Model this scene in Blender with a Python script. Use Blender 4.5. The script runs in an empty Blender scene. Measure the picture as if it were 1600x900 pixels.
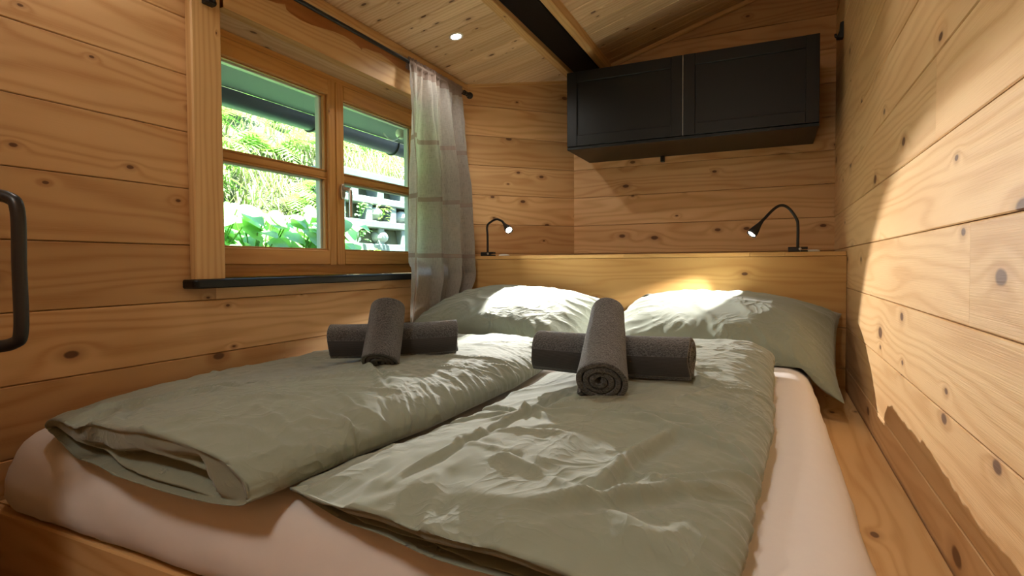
import bpy, math, random
import numpy as np
from mathutils import Matrix, Vector

C = bpy.context.scene
COL = C.collection
rnd = random.Random(7)

# ------------------------------------------------------------------ camera, world, lights, exposure
F_PX, CY = 867.58, 437.8
cam_d = bpy.data.cameras.new('camera')
cam = bpy.data.objects.new('camera', cam_d)
COL.objects.link(cam)
yaw, pit, rol = math.radians(25.0657), math.radians(1.56226), math.radians(-0.32911)
fw = Vector((-math.sin(yaw)*math.cos(pit), math.cos(yaw)*math.cos(pit), -math.sin(pit)))
r0 = Vector((math.cos(yaw), math.sin(yaw), 0)); u0 = r0.cross(fw)
rr = r0*math.cos(rol) + u0*math.sin(rol); uu = -r0*math.sin(rol) + u0*math.cos(rol)
cam.matrix_world = Matrix(((rr.x, uu.x, -fw.x, 0), (rr.y, uu.y, -fw.y, 0), (rr.z, uu.z, -fw.z, 1.05), (0, 0, 0, 1)))
cam_d.sensor_width = 36; cam_d.lens = F_PX/1600*36
cam_d.shift_y = -(450-CY)/1600
cam_d.clip_start = 0.02
C.camera = cam

C.view_settings.view_transform = 'Standard'
C.view_settings.look = 'None'
C.view_settings.exposure = 0.32
C.view_settings.gamma = 1.0
C.view_settings.use_curve_mapping = False

W = bpy.data.worlds.new('world'); C.world = W; W.use_nodes = True
nt = W.node_tree; nt.nodes.clear()
wo = nt.nodes.new('ShaderNodeOutputWorld'); wb = nt.nodes.new('ShaderNodeBackground'); sk = nt.nodes.new('ShaderNodeTexSky')
sk.sky_type = 'NISHITA'; sk.sun_disc = False; sk.sun_elevation = math.radians(72); sk.sun_rotation = math.radians(90)
nt.links.new(sk.outputs[0], wb.inputs[0]); nt.links.new(wb.outputs[0], wo.inputs[0]); wb.inputs[1].default_value = 1.1

def light(name, typ, loc, energy, color, aim=None, **kw):
    d = bpy.data.lights.new(name, typ); d.energy = energy; d.color = color
    for k, v in kw.items(): setattr(d, k, v)
    o = bpy.data.objects.new(name, d); COL.objects.link(o); o.location = loc
    if aim is not None: o.rotation_euler = Vector(aim).to_track_quat('-Z', 'Y').to_euler()
    return o

SUN_E = 58.0
light('sun', 'SUN', (3, -2, 8), SUN_E, (1.0, .97, .9), aim=(-.20, .22, -.95), angle=math.radians(.6))
WARM = (1.0, .95, .89); WARM2 = (1.0, .96, .90)
E_DOWN, E_FILL, E_LAMP_L, E_LAMP_R = 11.0, 4.5, 122.0, 48.0

# ------------------------------------------------------------------ helpers
def tag(o, label=None, cat=None, group=None, kind=None):
    if label: o['label'] = label
    if cat: o['category'] = cat
    if group: o['group'] = group
    if kind: o['kind'] = kind
    return o

def empty(name, loc=(0, 0, 0), label=None, cat=None, group=None, kind=None):
    o = bpy.data.objects.new(name, None); COL.objects.link(o); o.location = loc
    o.empty_display_size = .05
    return tag(o, label, cat, group, kind)

def root_loc(p):
    v = Vector((0, 0, 0))
    while p is not None: v += Vector(p.location); p = p.parent
    return v

class MB:
    """collects polygons in world coordinates (with UVs in metres), builds ONE mesh object"""
    def __init__(s): s.v = []; s.f = []; s.uv = []; s.rn = []; s.sm = []
    def poly(s, pts, uvs=None, r=(0, 0), smooth=False):
        b = len(s.v); s.v += [tuple(p) for p in pts]; s.f.append(list(range(b, b+len(pts))))
        s.uv += list(uvs) if uvs else [(p[0], p[1]) for p in pts]; s.rn += [r]*len(pts); s.sm.append(smooth)
    def mesh(s, V, F, UV=None, r=(0, 0), smooth=True):
        b = len(s.v); s.v += [tuple(p) for p in V]
        for f in F:
            s.f.append([b+i for i in f])
            s.uv += [tuple(UV[i]) if UV is not None else (V[i][0], V[i][1]) for i in f]
            s.rn += [r]*len(f); s.sm.append(smooth)
    def beam(s, M, L, Wd, T, b=.003, four=True, seed=None, uvo=None):
        """length L along local x, width Wd along y, thickness T along z; chamfered long edges; grain along x"""
        rg = random.Random(seed) if seed is not None else rnd
        r = (rg.random(), rg.random()); o = uvo or (rg.random()*40, rg.random()*40)
        if four: sec = [(b, 0), (Wd-b, 0), (Wd, b), (Wd, T-b), (Wd-b, T), (b, T), (0, T-b), (0, b)]
        else: sec = [(0, 0), (Wd, 0), (Wd, T-b), (Wd-b, T), (b, T), (0, T-b)]
        n = len(sec)
        per = [0]
        for i in range(n):
            a, c = sec[i], sec[(i+1) % n]; per.append(per[-1]+math.hypot(a[0]-c[0], a[1]-c[1]))
        P0 = [M @ Vector((0, y, z)) for y, z in sec]; P1 = [M @ Vector((L, y, z)) for y, z in sec]
        for i in range(n):
            j = (i+1) % n
            s.poly([P0[i], P1[i], P1[j], P0[j]], [(o[0], o[1]+per[i]), (o[0]+L, o[1]+per[i]), (o[0]+L, o[1]+per[i+1]), (o[0], o[1]+per[i+1])], r)
        s.poly(P0[::-1], [(o[0]+z*.3, o[1]+y) for y, z in sec][::-1], r)
        s.poly(P1, [(o[0]+L+z*.3, o[1]+y) for y, z in sec], r)
    def box(s, a, c, grain='x', b=.003, seed=None):
        a, c = Vector(a), Vector(c); d = c-a
        if grain == 'x': M = Matrix.Translation(a); L, w, t = d.x, d.y, d.z
        elif grain == 'y': M = Matrix(((0, 0, 1, a.x), (1, 0, 0, a.y), (0, 1, 0, a.z), (0, 0, 0, 1))); L, w, t = d.y, d.z, d.x
        else: M = Matrix(((0, 1, 0, a.x), (0, 0, 1, a.y), (1, 0, 0, a.z), (0, 0, 0, 1))); L, w, t = d.z, d.x, d.y
        s.beam(M, L, w, t, min(b, w*.3, t*.3), True, seed)
    def tube(s, pts, rad, n=12, cap=True):
        pts = [Vector(p) for p in pts]; N = len(pts)
        rads = rad if isinstance(rad, (list, tuple)) else [rad]*N
        up = None; V = []; F = []
        for i, p in enumerate(pts):
            t = (pts[min(i+1, N-1)]-pts[max(i-1, 0)]).normalized()
            if up is None: up = t.orthogonal().normalized()
            up = (up-t*up.dot(t)).normalized(); sd = t.cross(up)
            for k in range(n):
                a = 2*math.pi*k/n; V.append(p+(up*math.cos(a)+sd*math.sin(a))*rads[i])
        for i in range(N-1):
            for k in range(n):
                k2 = (k+1) % n; F.append([i*n+k, i*n+k2, (i+1)*n+k2, (i+1)*n+k])
        UV = [(i//n*.02, (i % n)*.01) for i in range(len(V))]
        s.mesh(V, F, UV)
        if cap:
            s.mesh(V[:n][::-1], [list(range(n))], None, smooth=False); s.mesh(V[-n:], [list(range(n))], None, smooth=False)
    def lathe(s, c, axis, prof, n=28):
        """prof: list of (radius, height along axis)"""
        axis = Vector(axis).normalized(); e1 = axis.orthogonal().normalized(); e2 = axis.cross(e1); c = Vector(c)
        V = []; F = []
        for r, h in prof:
            for k in range(n):
                a = 2*math.pi*k/n; V.append(c+axis*h+(e1*math.cos(a)+e2*math.sin(a))*max(r, 1e-5))
        for i in range(len(prof)-1):
            for k in range(n):
                k2 = (k+1) % n; F.append([i*n+k, i*n+k2, (i+1)*n+k2, (i+1)*n+k])
        s.mesh(V, F)
    def build(s, name, mat, parent=None, label=None, loc=None, sharp=True):
        base = root_loc(parent) if parent else Vector(loc or (0, 0, 0))
        me = bpy.data.meshes.new(name)
        me.from_pydata([(x-base.x, y-base.y, z-base.z) for x, y, z in s.v], [], s.f)
        ul = me.uv_layers.new(name='UVMap'); ul.data.foreach_set('uv', np.array(s.uv, 'f').ravel())
        rl = me.uv_layers.new(name='rnd'); rl.data.foreach_set('uv', np.array(s.rn, 'f').ravel())
        me.polygons.foreach_set('use_smooth', s.sm)
        me.materials.append(mat); me.update()
        o = bpy.data.objects.new(name, me); COL.objects.link(o)
        if parent: o.parent = parent
        else: o.location = base
        if label: o['label'] = label
        return o

def bez(pts, n=10):
    """Catmull-Rom through pts"""
    P = [Vector(p) for p in pts]; P = [P[0]*2-P[1]]+P+[P[-1]*2-P[-2]]; out = []
    for i in range(1, len(P)-2):
        for k in range(n):
            t = k/n
            out.append(.5*((2*P[i])+(P[i+1]-P[i-1])*t+(2*P[i-1]-5*P[i]+4*P[i+1]-P[i+2])*t*t+(3*P[i]-P[i-1]-3*P[i+1]+P[i+2])*t**3))
    out.append(P[-2]); return out

# numpy 2-D gradient noise
def gn(x, y, seed=0):
    x = np.asarray(x, float)+seed*17.31; y = np.asarray(y, float)-seed*9.17
    xi = np.floor(x).astype(np.int64); yi = np.floor(y).astype(np.int64); xf = x-xi; yf = y-yi
    def g(ix, iy):
        h = (ix*374761393+iy*668265263+seed*982451653) & 0xffffffff
        h = ((h ^ (h >> 13))*1274126177) & 0xffffffff
        a = ((h ^ (h >> 16)) & 0xffff)/65536.0*2*np.pi
        return np.cos(a), np.sin(a)
    def sm(t): return t*t*t*(t*(t*6-15)+10)
    u, v = sm(xf), sm(yf); r = []
    for dx in (0, 1):
        for dy in (0, 1):
            gx, gy = g(xi+dx, yi+dy); r.append(gx*(xf-dx)+gy*(yf-dy))
    return (r[0]*(1-u)+r[2]*u)*(1-v)+(r[1]*(1-u)+r[3]*u)*v
def ridge(x, y, seed=0, k=2.0): return np.clip(1-np.abs(gn(x, y, seed))*2.6, 0, 1)**k

# ------------------------------------------------------------------ materials
def new_mat(name):
    m = bpy.data.materials.new(name); m.use_nodes = True
    n = m.node_tree; b = n.nodes['Principled BSDF']; return m, n, b
class NB:
    def __init__(s, n): s.n = n
    def node(s, t, **kw):
        o = s.n.nodes.new(t)
        for k, v in kw.items(): setattr(o, k, v)
        return o
    def link(s, a, b): s.n.links.new(a, b)
    def val(s, sock, v):
        if hasattr(v, 'links'): s.link(v, sock)
        else: sock.default_value = v
    def math(s, op, a, b=0.0, c=0.0, clamp=False):
        o = s.node('ShaderNodeMath', operation=op); o.use_clamp = clamp
        s.val(o.inputs[0], a); s.val(o.inputs[1], b); s.val(o.inputs[2], c); return o.outputs[0]
    def mix(s, f, a, b, bt='MIX'):
        o = s.node('ShaderNodeMix', data_type='RGBA', blend_type=bt)
        s.val(o.inputs[0], f); s.val(o.inputs[6], a); s.val(o.inputs[7], b); return o.outputs[2]
    def noise(s, vec, scale=1.0, detail=2.0, rough=.5, dim='3D'):
        o = s.node('ShaderNodeTexNoise', noise_dimensions=dim); s.val(o.inputs['Vector'], vec)
        o.inputs['Scale'].default_value = scale; o.inputs['Detail'].default_value = detail; o.inputs['Roughness'].default_value = rough
        return o.outputs[0]
    def comb(s, x, y, z=0.0):
        o = s.node('ShaderNodeCombineXYZ'); s.val(o.inputs[0], x); s.val(o.inputs[1], y); s.val(o.inputs[2], z); return o.outputs[0]
    def ss(s, x, a, b):
        o = s.node('ShaderNodeMapRange', interpolation_type='SMOOTHSTEP'); s.val(o.inputs[0], x)
        o.inputs[1].default_value = a; o.inputs[2].default_value = b; return o.outputs[0]
    def bump(s, h, bsdf, strength=.3, dist=.002):
        o = s.node('ShaderNodeBump'); s.val(o.inputs['Height'], h); o.inputs['Strength'].default_value = strength; o.inputs['Distance'].default_value = dist
        s.link(o.outputs[0], bsdf.inputs['Normal'])

def wood(name, light_c, dark_c, knot_c=(.085, .03, .012), grain=1.0, knots=.55, rough=.5, knot_scale=4.2, tint=.16, bump=.15, lines=150.0, knot_size=1.0):
    m, n, b = new_mat(name); N = NB(n)
    uv = N.node('ShaderNodeUVMap', uv_map='UVMap').outputs[0]
    rv = N.node('ShaderNodeUVMap', uv_map='rnd').outputs[0]
    sp = N.node('ShaderNodeSeparateXYZ'); N.link(uv, sp.inputs[0]); U, V = sp.outputs[0], sp.outputs[1]
    sr = N.node('ShaderNodeSeparateXYZ'); N.link(rv, sr.inputs[0])
    ku = N.math('MULTIPLY', U, knot_scale*.75); kv = N.math('MULTIPLY', V, knot_scale*1.35)
    wj = N.noise(N.comb(N.math('MULTIPLY', U, 60), N.math('MULTIPLY', V, 60)), 1, 1)
    vo = N.node('ShaderNodeTexVoronoi', voronoi_dimensions='2D', feature='F1'); N.link(N.comb(ku, kv), vo.inputs['Vector']); vo.inputs['Scale'].default_value = 1
    spc = N.node('ShaderNodeSeparateColor'); N.link(vo.outputs['Color'], spc.inputs[0])
    on = N.math('LESS_THAN', spc.outputs[0], knots)
    d = vo.outputs['Distance']
    size = N.math('MULTIPLY_ADD', N.math('POWER', spc.outputs[1], 1.6), .055*knot_size, .024*knot_size)
    rel = N.math('DIVIDE', N.math('ADD', d, N.math('MULTIPLY_ADD', wj, .012, -.006)), size)
    near = N.math('MULTIPLY', N.math('POWER', 2.718, N.math('MULTIPLY', N.math('MULTIPLY', rel, rel), -.10)), on)
    core = N.math('MULTIPLY', N.math('SUBTRACT', 1.0, N.ss(rel, .7, 1.15)), on)
    halo = N.math('MULTIPLY', N.math('SUBTRACT', 1.0, N.ss(rel, .8, 3.0)), on)
    # growth rings seen as contour lines of a stretched noise
    lo = N.noise(N.comb(N.math('MULTIPLY', U, .9), N.math('MULTIPLY', V, 7.0), N.math('MULTIPLY', sr.outputs[0], 9)), 1, 2, .45)
    ph = N.math('ADD', N.math('MULTIPLY', V, lines), N.math('MULTIPLY', lo, 46.0))
    ph = N.math('ADD', ph, N.math('MULTIPLY', near, 7.0))
    sn = N.math('MULTIPLY_ADD', N.math('SINE', ph), .5, .5)
    ln = N.math('POWER', sn, 2.2)
    fib = N.noise(N.comb(N.math('MULTIPLY', U, 7), N.math('MULTIPLY', V, 420)), 1, 2, .6)
    blot = N.noise(N.comb(N.math('MULTIPLY', U, 1.6), N.math('MULTIPLY', V, 9), N.math('MULTIPLY', sr.outputs[1], 5)), 1, 3, .55)
    g = N.math('MULTIPLY', N.math('MULTIPLY_ADD', fib, .9, .25), ln)
    f = N.math('ADD', N.math('MULTIPLY', g, .68*grain), N.math('MULTIPLY', N.ss(blot, .35, .75), .35*grain), clamp=True)
    c = N.mix(f, (*light_c, 1), (*dark_c, 1))
    tv = N.math('MULTIPLY_ADD', sr.outputs[0], tint*2, 1-tint)
    c = N.mix(1.0, c, N.comb(tv, N.math('MULTIPLY_ADD', sr.outputs[0], tint*2.4, 1-tint*1.2), N.math('MULTIPLY_ADD', sr.outputs[0], tint*3.0, 1-tint*1.5)), 'MULTIPLY')
    c = N.mix(N.math('MULTIPLY', halo, .42), c, (dark_c[0]*.62, dark_c[1]*.5, dark_c[2]*.42, 1))
    c = N.mix(N.math('MULTIPLY', core, .86), c, (*knot_c, 1))
    N.link(c, b.inputs['Base Color']); b.inputs['Roughness'].default_value = rough
    b.inputs['Specular IOR Level'].default_value = .35
    N.bump(N.math('ADD', N.math('MULTIPLY', ln, .6), fib), b, bump, .0015)
    return m

def plain(name, col, rough=.5, metal=0.0, spec=.5, bump=0.0, bs=300.0, var=0.0, coat=0.0):
    m, n, b = new_mat(name); N = NB(n)
    tc = N.node('ShaderNodeTexCoord').outputs['Object']
    nz = N.noise(tc, bs, 3, .6)
    c = N.mix(N.math('MULTIPLY', nz, var), (*col, 1), (col[0]*.5, col[1]*.5, col[2]*.5, 1))
    N.link(c, b.inputs['Base Color']); b.inputs['Roughness'].default_value = rough; b.inputs['Metallic'].default_value = metal
    b.inputs['Specular IOR Level'].default_value = spec; b.inputs['Coat Weight'].default_value = coat
    if bump: N.bump(nz, b, bump, .001)
    return m

def cloth(name, col, rough=.85, sheen=.25, weave=900.0, bump=.15, var=.15, wr=0.0, crease=0.0):
    m, n, b = new_mat(name); N = NB(n)
    tc = N.node('ShaderNodeTexCoord').outputs['Object']
    fine = N.noise(tc, weave, 2, .6); mid = N.noise(tc, 30, 3, .6)
    c = N.mix(N.math('MULTIPLY', mid, var), (*col, 1), (col[0]*.62, col[1]*.62, col[2]*.62, 1))
    c = N.mix(N.math('MULTIPLY', fine, var*.7), c, (col[0]*.5, col[1]*.5, col[2]*.5, 1))
    N.link(c, b.inputs['Base Color']); b.inputs['Roughness'].default_value = rough; b.inputs['Specular IOR Level'].default_value = .2
    b.inputs['Sheen Weight'].default_value = sheen; b.inputs['Sheen Roughness'].default_value = .5
    N.bump(N.math('ADD', fine, N.math('MULTIPLY', mid, wr)), b, bump, .0012)
    if crease:
        wv = N.node('ShaderNodeTexNoise'); N.link(tc, wv.inputs['Vector']); wv.inputs['Scale'].default_value = 5; wv.inputs['Detail'].default_value = 1
        ad = N.node('ShaderNodeVectorMath', operation='MULTIPLY_ADD'); N.link(wv.outputs['Color'], ad.inputs[0]); ad.inputs[1].default_value = (.22, .22, .22); N.link(tc, ad.inputs[2])
        h = 0.0
        for sc_, am in ((9, 1.0), (19, .5), (38, .22)):
            nz = N.noise(ad.outputs[0], sc_, 1, .5)
            rg_ = N.math('SUBTRACT', 1.0, N.math('MULTIPLY', N.math('ABSOLUTE', N.math('SUBTRACT', nz, .5)), 7.0), clamp=True)
            q = N.math('MULTIPLY', N.math('POWER', rg_, 2.0), am); h = q if h == 0.0 else N.math('ADD', h, q)
        msk = N.ss(N.noise(tc, 4.5, 2, .5), .38, .62)
        bp2 = N.node('ShaderNodeBump'); N.link(N.math('MULTIPLY', h, msk), bp2.inputs['Height']); bp2.inputs['Strength'].default_value = crease; bp2.inputs['Distance'].default_value = .006
        b1 = b.inputs['Normal'].links[0].from_node; N.link(bp2.outputs[0], b1.inputs['Normal'])
    return m

M_WALL = wood('pine wall boards', (.67, .425, .205), (.46, .235, .085), knots=.62, knot_scale=5.0, knot_size=1.05, tint=.2)
M_RIGHT = wood('pine band sawn boards', (.74, .49, .25), (.58, .32, .13), bump=.35, tint=.10, lines=170, knot_size=1.35)
M_CEIL = wood('pine ceiling boards', (.80, .60, .38), (.60, .38, .18), knots=.55, knot_scale=7, lines=230, tint=.12)
M_HEAD = wood('pine headboard', (.68, .42, .16), (.52, .275, .085), knots=.4, knot_scale=4.5, knot_size=.8, lines=130)
M_POST = wood('pine posts and trim', (.70, .46, .21), (.52, .28, .095), knots=.18, knot_scale=5, knot_size=.6, lines=330, tint=.08)
M_SASH = wood('oiled window wood', (.56, .29, .085), (.43, .195, .048), knots=.08, knot_scale=6, knot_size=.5, lines=260, tint=.08, rough=.4)
M_BED = wood('pine bed boards', (.66, .42, .19), (.48, .245, .08), knots=.6, knot_scale=5.5, knot_size=.85, lines=110)
M_FLOOR = wood('dark floor boards', (.16, .07, .035), (.09, .035, .018), knots=.1)
M_GAP = plain('board gap shadow wood', (.10, .045, .016), .9)
M_BLACK = plain('black lacquered wood', (.0040, .0050, .0046), .42, spec=.32, bump=.06, bs=120)
M_BLACKM = plain('black metal', (.008, .008, .009), .38, spec=.5)
M_BEAM = plain('black beam', (.006, .005, .005), .6, spec=.15, bump=.1, bs=60)
M_STEEL = plain('brushed steel', (.62, .60, .56), .28, 1.0)
M_WHITE = plain('white plastic', (.8, .79, .76), .4)
M_GREEN = cloth('sage cotton', (.235, .262, .205), wr=.6, crease=.42)
M_SHEET = cloth('pale rose sheet', (.74, .69, .665), wr=.3, sheen=.1)
M_GASK = plain('pale window gasket', (.55, .62, .52), .4)

def towel_mat():
    m, n, b = new_mat('charcoal terry'); N = NB(n)
    uv = N.node('ShaderNodeUVMap', uv_map='UVMap').outputs[0]; sp = N.node('ShaderNodeSeparateXYZ'); N.link(uv, sp.inputs[0])
    tc = N.node('ShaderNodeTexCoord').outputs['Object']
    loops = N.noise(tc, 260, 3, .75); big = N.noise(tc, 25, 2)
    # woven dobby band across the towel, flat and darker, with ribbed hem
    V = sp.outputs[1]
    band = N.math('MULTIPLY', N.ss(V, -.062, -.060), N.math('SUBTRACT', 1, N.ss(V, -.012, -.010)))
    c = N.mix(N.ss(loops, .32, .68), (.025, .0275, .029, 1), (.150, .158, .162, 1))
    c = N.mix(N.math('MULTIPLY', big, .25), c, (.04, .038, .037, 1))
    rib = N.math('MULTIPLY_ADD', N.math('SINE', N.math('MULTIPLY', V, 2200)), .5, .5)
    c = N.mix(band, c, N.mix(rib, (.036, .036, .036, 1), (.072, .070, .070, 1)))
    N.link(c, b.inputs['Base Color']); b.inputs['Roughness'].default_value = .95; b.inputs['Specular IOR Level'].default_value = .1
    b.inputs['Sheen Weight'].default_value = .5; b.inputs['Sheen Roughness'].default_value = .4
    N.bump(N.math('MULTIPLY', loops, N.math('SUBTRACT', 1.0, N.math('MULTIPLY', band, .85))), b, .9, .009)
    return m
M_TOWEL = towel_mat()

def curtain_mat():
    m, n, b = new_mat('grey linen'); N = NB(n)
    uv = N.node('ShaderNodeUVMap', uv_map='UVMap').outputs[0]; sp = N.node('ShaderNodeSeparateXYZ'); N.link(uv, sp.inputs[0])
    a, z = sp.outputs[0], sp.outputs[1]
    band = 0.0
    for zc in (1.655, 1.377, 1.099):
        q = N.math('LESS_THAN', N.math('ABSOLUTE', N.math('SUBTRACT', z, zc)), .011)
        band = q if band == 0.0 else N.math('MAXIMUM', band, q)
    hem = N.math('LESS_THAN', a, .035); hem2 = N.math('LESS_THAN', z, .77); pk = N.math('GREATER_THAN', z, 1.955)
    band = N.math('MAXIMUM', band, N.math('MAXIMUM', hem, N.math('MAXIMUM', hem2, pk)))
    th = N.noise(N.comb(N.math('MULTIPLY', a, 60), N.math('MULTIPLY', z, 700)), 1, 2, .6)
    tv = N.noise(N.comb(N.math('MULTIPLY', a, 800), N.math('MULTIPLY', z, 40)), 1, 2, .6)
    w = N.math('MULTIPLY_ADD', th, .5, N.math('MULTIPLY', tv, .5))
    c = N.mix(w, (.38, .36, .33, 1), (.60, .575, .53, 1)); c = N.mix(band, c, (.30, .23, .19, 1))
    df = N.node('ShaderNodeBsdfDiffuse'); tl = N.node('ShaderNodeBsdfTranslucent'); tr = N.node('ShaderNodeBsdfTransparent')
    N.link(c, df.inputs[0]); N.link(N.mix(.5, c, (.75, .75, .70, 1)), tl.inputs[0])
    m1 = N.node('ShaderNodeMixShader'); N.link(N.math('MULTIPLY_ADD', band, -.38, .62), m1.inputs[0]); N.link(df.outputs[0], m1.inputs[1]); N.link(tl.outputs[0], m1.inputs[2])
    m2 = N.node('ShaderNodeMixShader')
    N.link(N.math('MULTIPLY', N.math('MULTIPLY_ADD', band, -.95, 1.0), N.math('MULTIPLY', N.ss(w, .52, .40), .22)), m2.inputs[0]); N.link(m1.outputs[0], m2.inputs[1]); N.link(tr.outputs[0], m2.inputs[2])
    bp = N.node('ShaderNodeBump'); N.link(w, bp.inputs['Height']); bp.inputs['Strength'].default_value = .25; bp.inputs['Distance'].default_value = .001
    N.link(bp.outputs[0], df.inputs['Normal'])
    N.link(m2.outputs[0], n.nodes['Material Output'].inputs[0]); return m
M_CURT = curtain_mat()

def glass_mat():
    m, n, b = new_mat('window glass'); N = NB(n)
    tr = N.node('ShaderNodeBsdfTransparent'); tr.inputs[0].default_value = (.84, .97, .95, 1)
    gl = N.node('ShaderNodeBsdfGlossy'); gl.inputs['Roughness'].default_value = 0.0
    lw = N.node('ShaderNodeLayerWeight'); lw.inputs[0].default_value = .5
    ge = N.node('ShaderNodeNewGeometry')
    fr = N.math('MULTIPLY', N.math('MULTIPLY_ADD', N.math('POWER', lw.outputs['Facing'], 4.0), .55, .035), N.math('SUBTRACT', 1.0, ge.outputs['Backfacing']))
    mx = N.node('ShaderNodeMixShader'); N.link(fr, mx.inputs[0]); N.link(tr.outputs[0], mx.inputs[1]); N.link(gl.outputs[0], mx.inputs[2])
    N.link(mx.outputs[0], n.nodes['Material Output'].inputs[0]); return m
M_GLASS = glass_mat()

def emit(name, col, s):
    m, n, b = new_mat(name); b.inputs['Base Color'].default_value = (*col, 1)
    b.inputs['Emission Color'].default_value = (*col, 1); b.inputs['Emission Strength'].default_value = s; return m
M_LED = emit('lit led', (1, .93, .82), 40); M_DOWN = emit('lit downlight', (1, .93, .8), 25)

def leafy(name, c1, c2, rough=.5, transl=.35, sc=6.0):
    m, n, b = new_mat(name); N = NB(n)
    tc = N.node('ShaderNodeTexCoord').outputs['Object']
    c = N.mix(N.ss(N.noise(tc, sc, 3, .6), .3, .7), (*c1, 1), (*c2, 1))
    N.link(c, b.inputs['Base Color']); b.inputs['Roughness'].default_value = rough
    tl = N.node('ShaderNodeBsdfTranslucent'); N.link(N.mix(.5, c, (.45, .75, .12, 1)), tl.inputs[0])
    mx = N.node('ShaderNodeMixShader'); mx.inputs[0].default_value = transl
    N.link(b.outputs[0], mx.inputs[1]); N.link(tl.outputs[0], mx.inputs[2]); N.link(mx.outputs[0], n.nodes['Material Output'].inputs[0]); return m
M_LEAF = leafy('broad leaf', (.20, .42, .13), (.36, .56, .25), .35)
M_FERN = leafy('fern green', (.13, .29, .05), (.28, .40, .09), .5)
M_GRASS = leafy('hillside grass', (.18, .29, .07), (.36, .32, .16), .6, .3, 2.5)
M_DRY = leafy('dry grass', (.26, .18, .10), (.42, .33, .18), .7, .2, 3)
M_YEL = leafy('yellow green herb', (.36, .45, .08), (.50, .52, .14), .5)
M_SOIL = plain('hillside soil', (.09, .085, .04), .95, bump=.6, bs=14, var=.9)
M_CONC = plain('mossy concrete', (.22, .24, .21), .9, bump=.4, bs=30, var=.6)
M_STONE = plain('pale boulder', (.42, .42, .38), .85, bump=.4, bs=18, var=.5)
M_DARKG = plain('dark retaining soil', (.03, .05, .045), .9)
M_SOFF = plain('blue grey soffit', (.24, .26, .36), .7, bump=.1, bs=30, var=.2)
M_GUT = plain('zinc gutter', (.15, .16, .26), .5, .3, var=.4, bs=8)

# ------------------------------------------------------------------ room shell
XL, XR, D = -1.607, .29, 3.283
VF = -1.35                       # end of the hall behind the camera
ZK = [.0895+.1711*k for k in range(-1, 17)]     # board joints shared by the walls
def ceil_l(u): return 2.078+.20*(u+1.6)
def ceil_r(u): return 2.205+.30*(u+1.0)

def wall_M(p, dirx, n):
    """board frame: x along wall, y up, z = n (towards the room)"""
    x = Vector(dirx).normalized(); y = Vector((0, 0, 1)); z = Vector(n)
    return Matrix(((x.x, y.x, z.x, p[0]), (x.y, y.y, z.y, p[1]), (x.z, y.z, z.z, p[2]), (0, 0, 0, 1)))

def boarded(name, p0, p1, n, hole=None, ztop=2.6, mat=None, seed=1, th=.02, splits=True, off=0.0):
    """wall from p0 to p1 (xy) of horizontal boards; n points into the room; the room face passes through p0-p1"""
    rg = random.Random(seed); mb = MB(); p0, p1 = Vector((*p0, 0)), Vector((*p1, 0)); dx = (p1-p0); L = dx.length; dx.normalize(); n = Vector((*n, 0)).normalized()
    flip = dx.cross(Vector((0, 0, 1))).dot(n) < 0
    for k in range(len(ZK)-1):
        z0, z1 = ZK[k]+off, min(ZK[k+1]+off, ztop)
        if z1 <= 0 or z0 >= ztop: continue
        z0 = max(z0, 0)
        sp = [(0, L, z0, z1)]
        if hole:
            h0, h1, hz0, hz1 = hole
            if z1 > hz0 and z0 < hz1:
                sp = [(0, h0, z0, z1), (h1, L, z0, z1)]
                if z0 < hz0-.01: sp.append((h0, h1, z0, hz0))
                if z1 > hz1+.01: sp.append((h0, h1, hz1, z1))
        for a, b_, za, zb in sp:
            segs = [(a, b_)]
            if splits and b_-a > 1.6 and rg.random() < .5:
                c = a+(b_-a)*rg.uniform(.3, .7); segs = [(a, c), (c, b_)]
            for s0, s1 in segs:
                q = (rg.random()*40, rg.random()*40); sd = rg.randint(0, 10**6)
                g = .0009
                if flip: M = wall_M(p1-dx*s0+Vector((0, 0, za+g)), -dx, n); M = wall_M(p0+dx*s1+Vector((0, 0, za+g)), -dx, n)
                else: M = wall_M(p0+dx*s0+Vector((0, 0, za+g)), dx, n)
                M = M @ Matrix.Translation((0, 0, -th))
                mb.beam(M, s1-s0-.0004, zb-za-2*g, th, .0022, False, sd, q)
    o = mb.build(name, mat or M_WALL); tag(o, kind='structure')
    bk = MB(); T = .12                                   # the wall's body behind its boards
    def slab(a, b_, za, zb):
        A = p0+dx*a-n*(th-.0005); B = p0+dx*b_-n*(th-.0005); A2 = A-n*T; B2 = B-n*T
        V = [Vector((q.x, q.y, z)) for z in (za, zb) for q in (A, B, B2, A2)]
        for f in ((0, 1, 5, 4), (1, 2, 6, 5), (2, 3, 7, 6), (3, 0, 4, 7), (4, 5, 6, 7), (3, 2, 1, 0)): bk.poly([V[i] for i in f])
    if hole:
        h0, h1, hz0, hz1 = hole
        slab(0, h0, 0, ztop); slab(h1, L, 0, ztop); slab(h0, h1, 0, hz0); slab(h0, h1, hz1, ztop)
    else: slab(0, L, 0, ztop)
    bk.build('wall_body', M_GAP, o)
    return o

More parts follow.
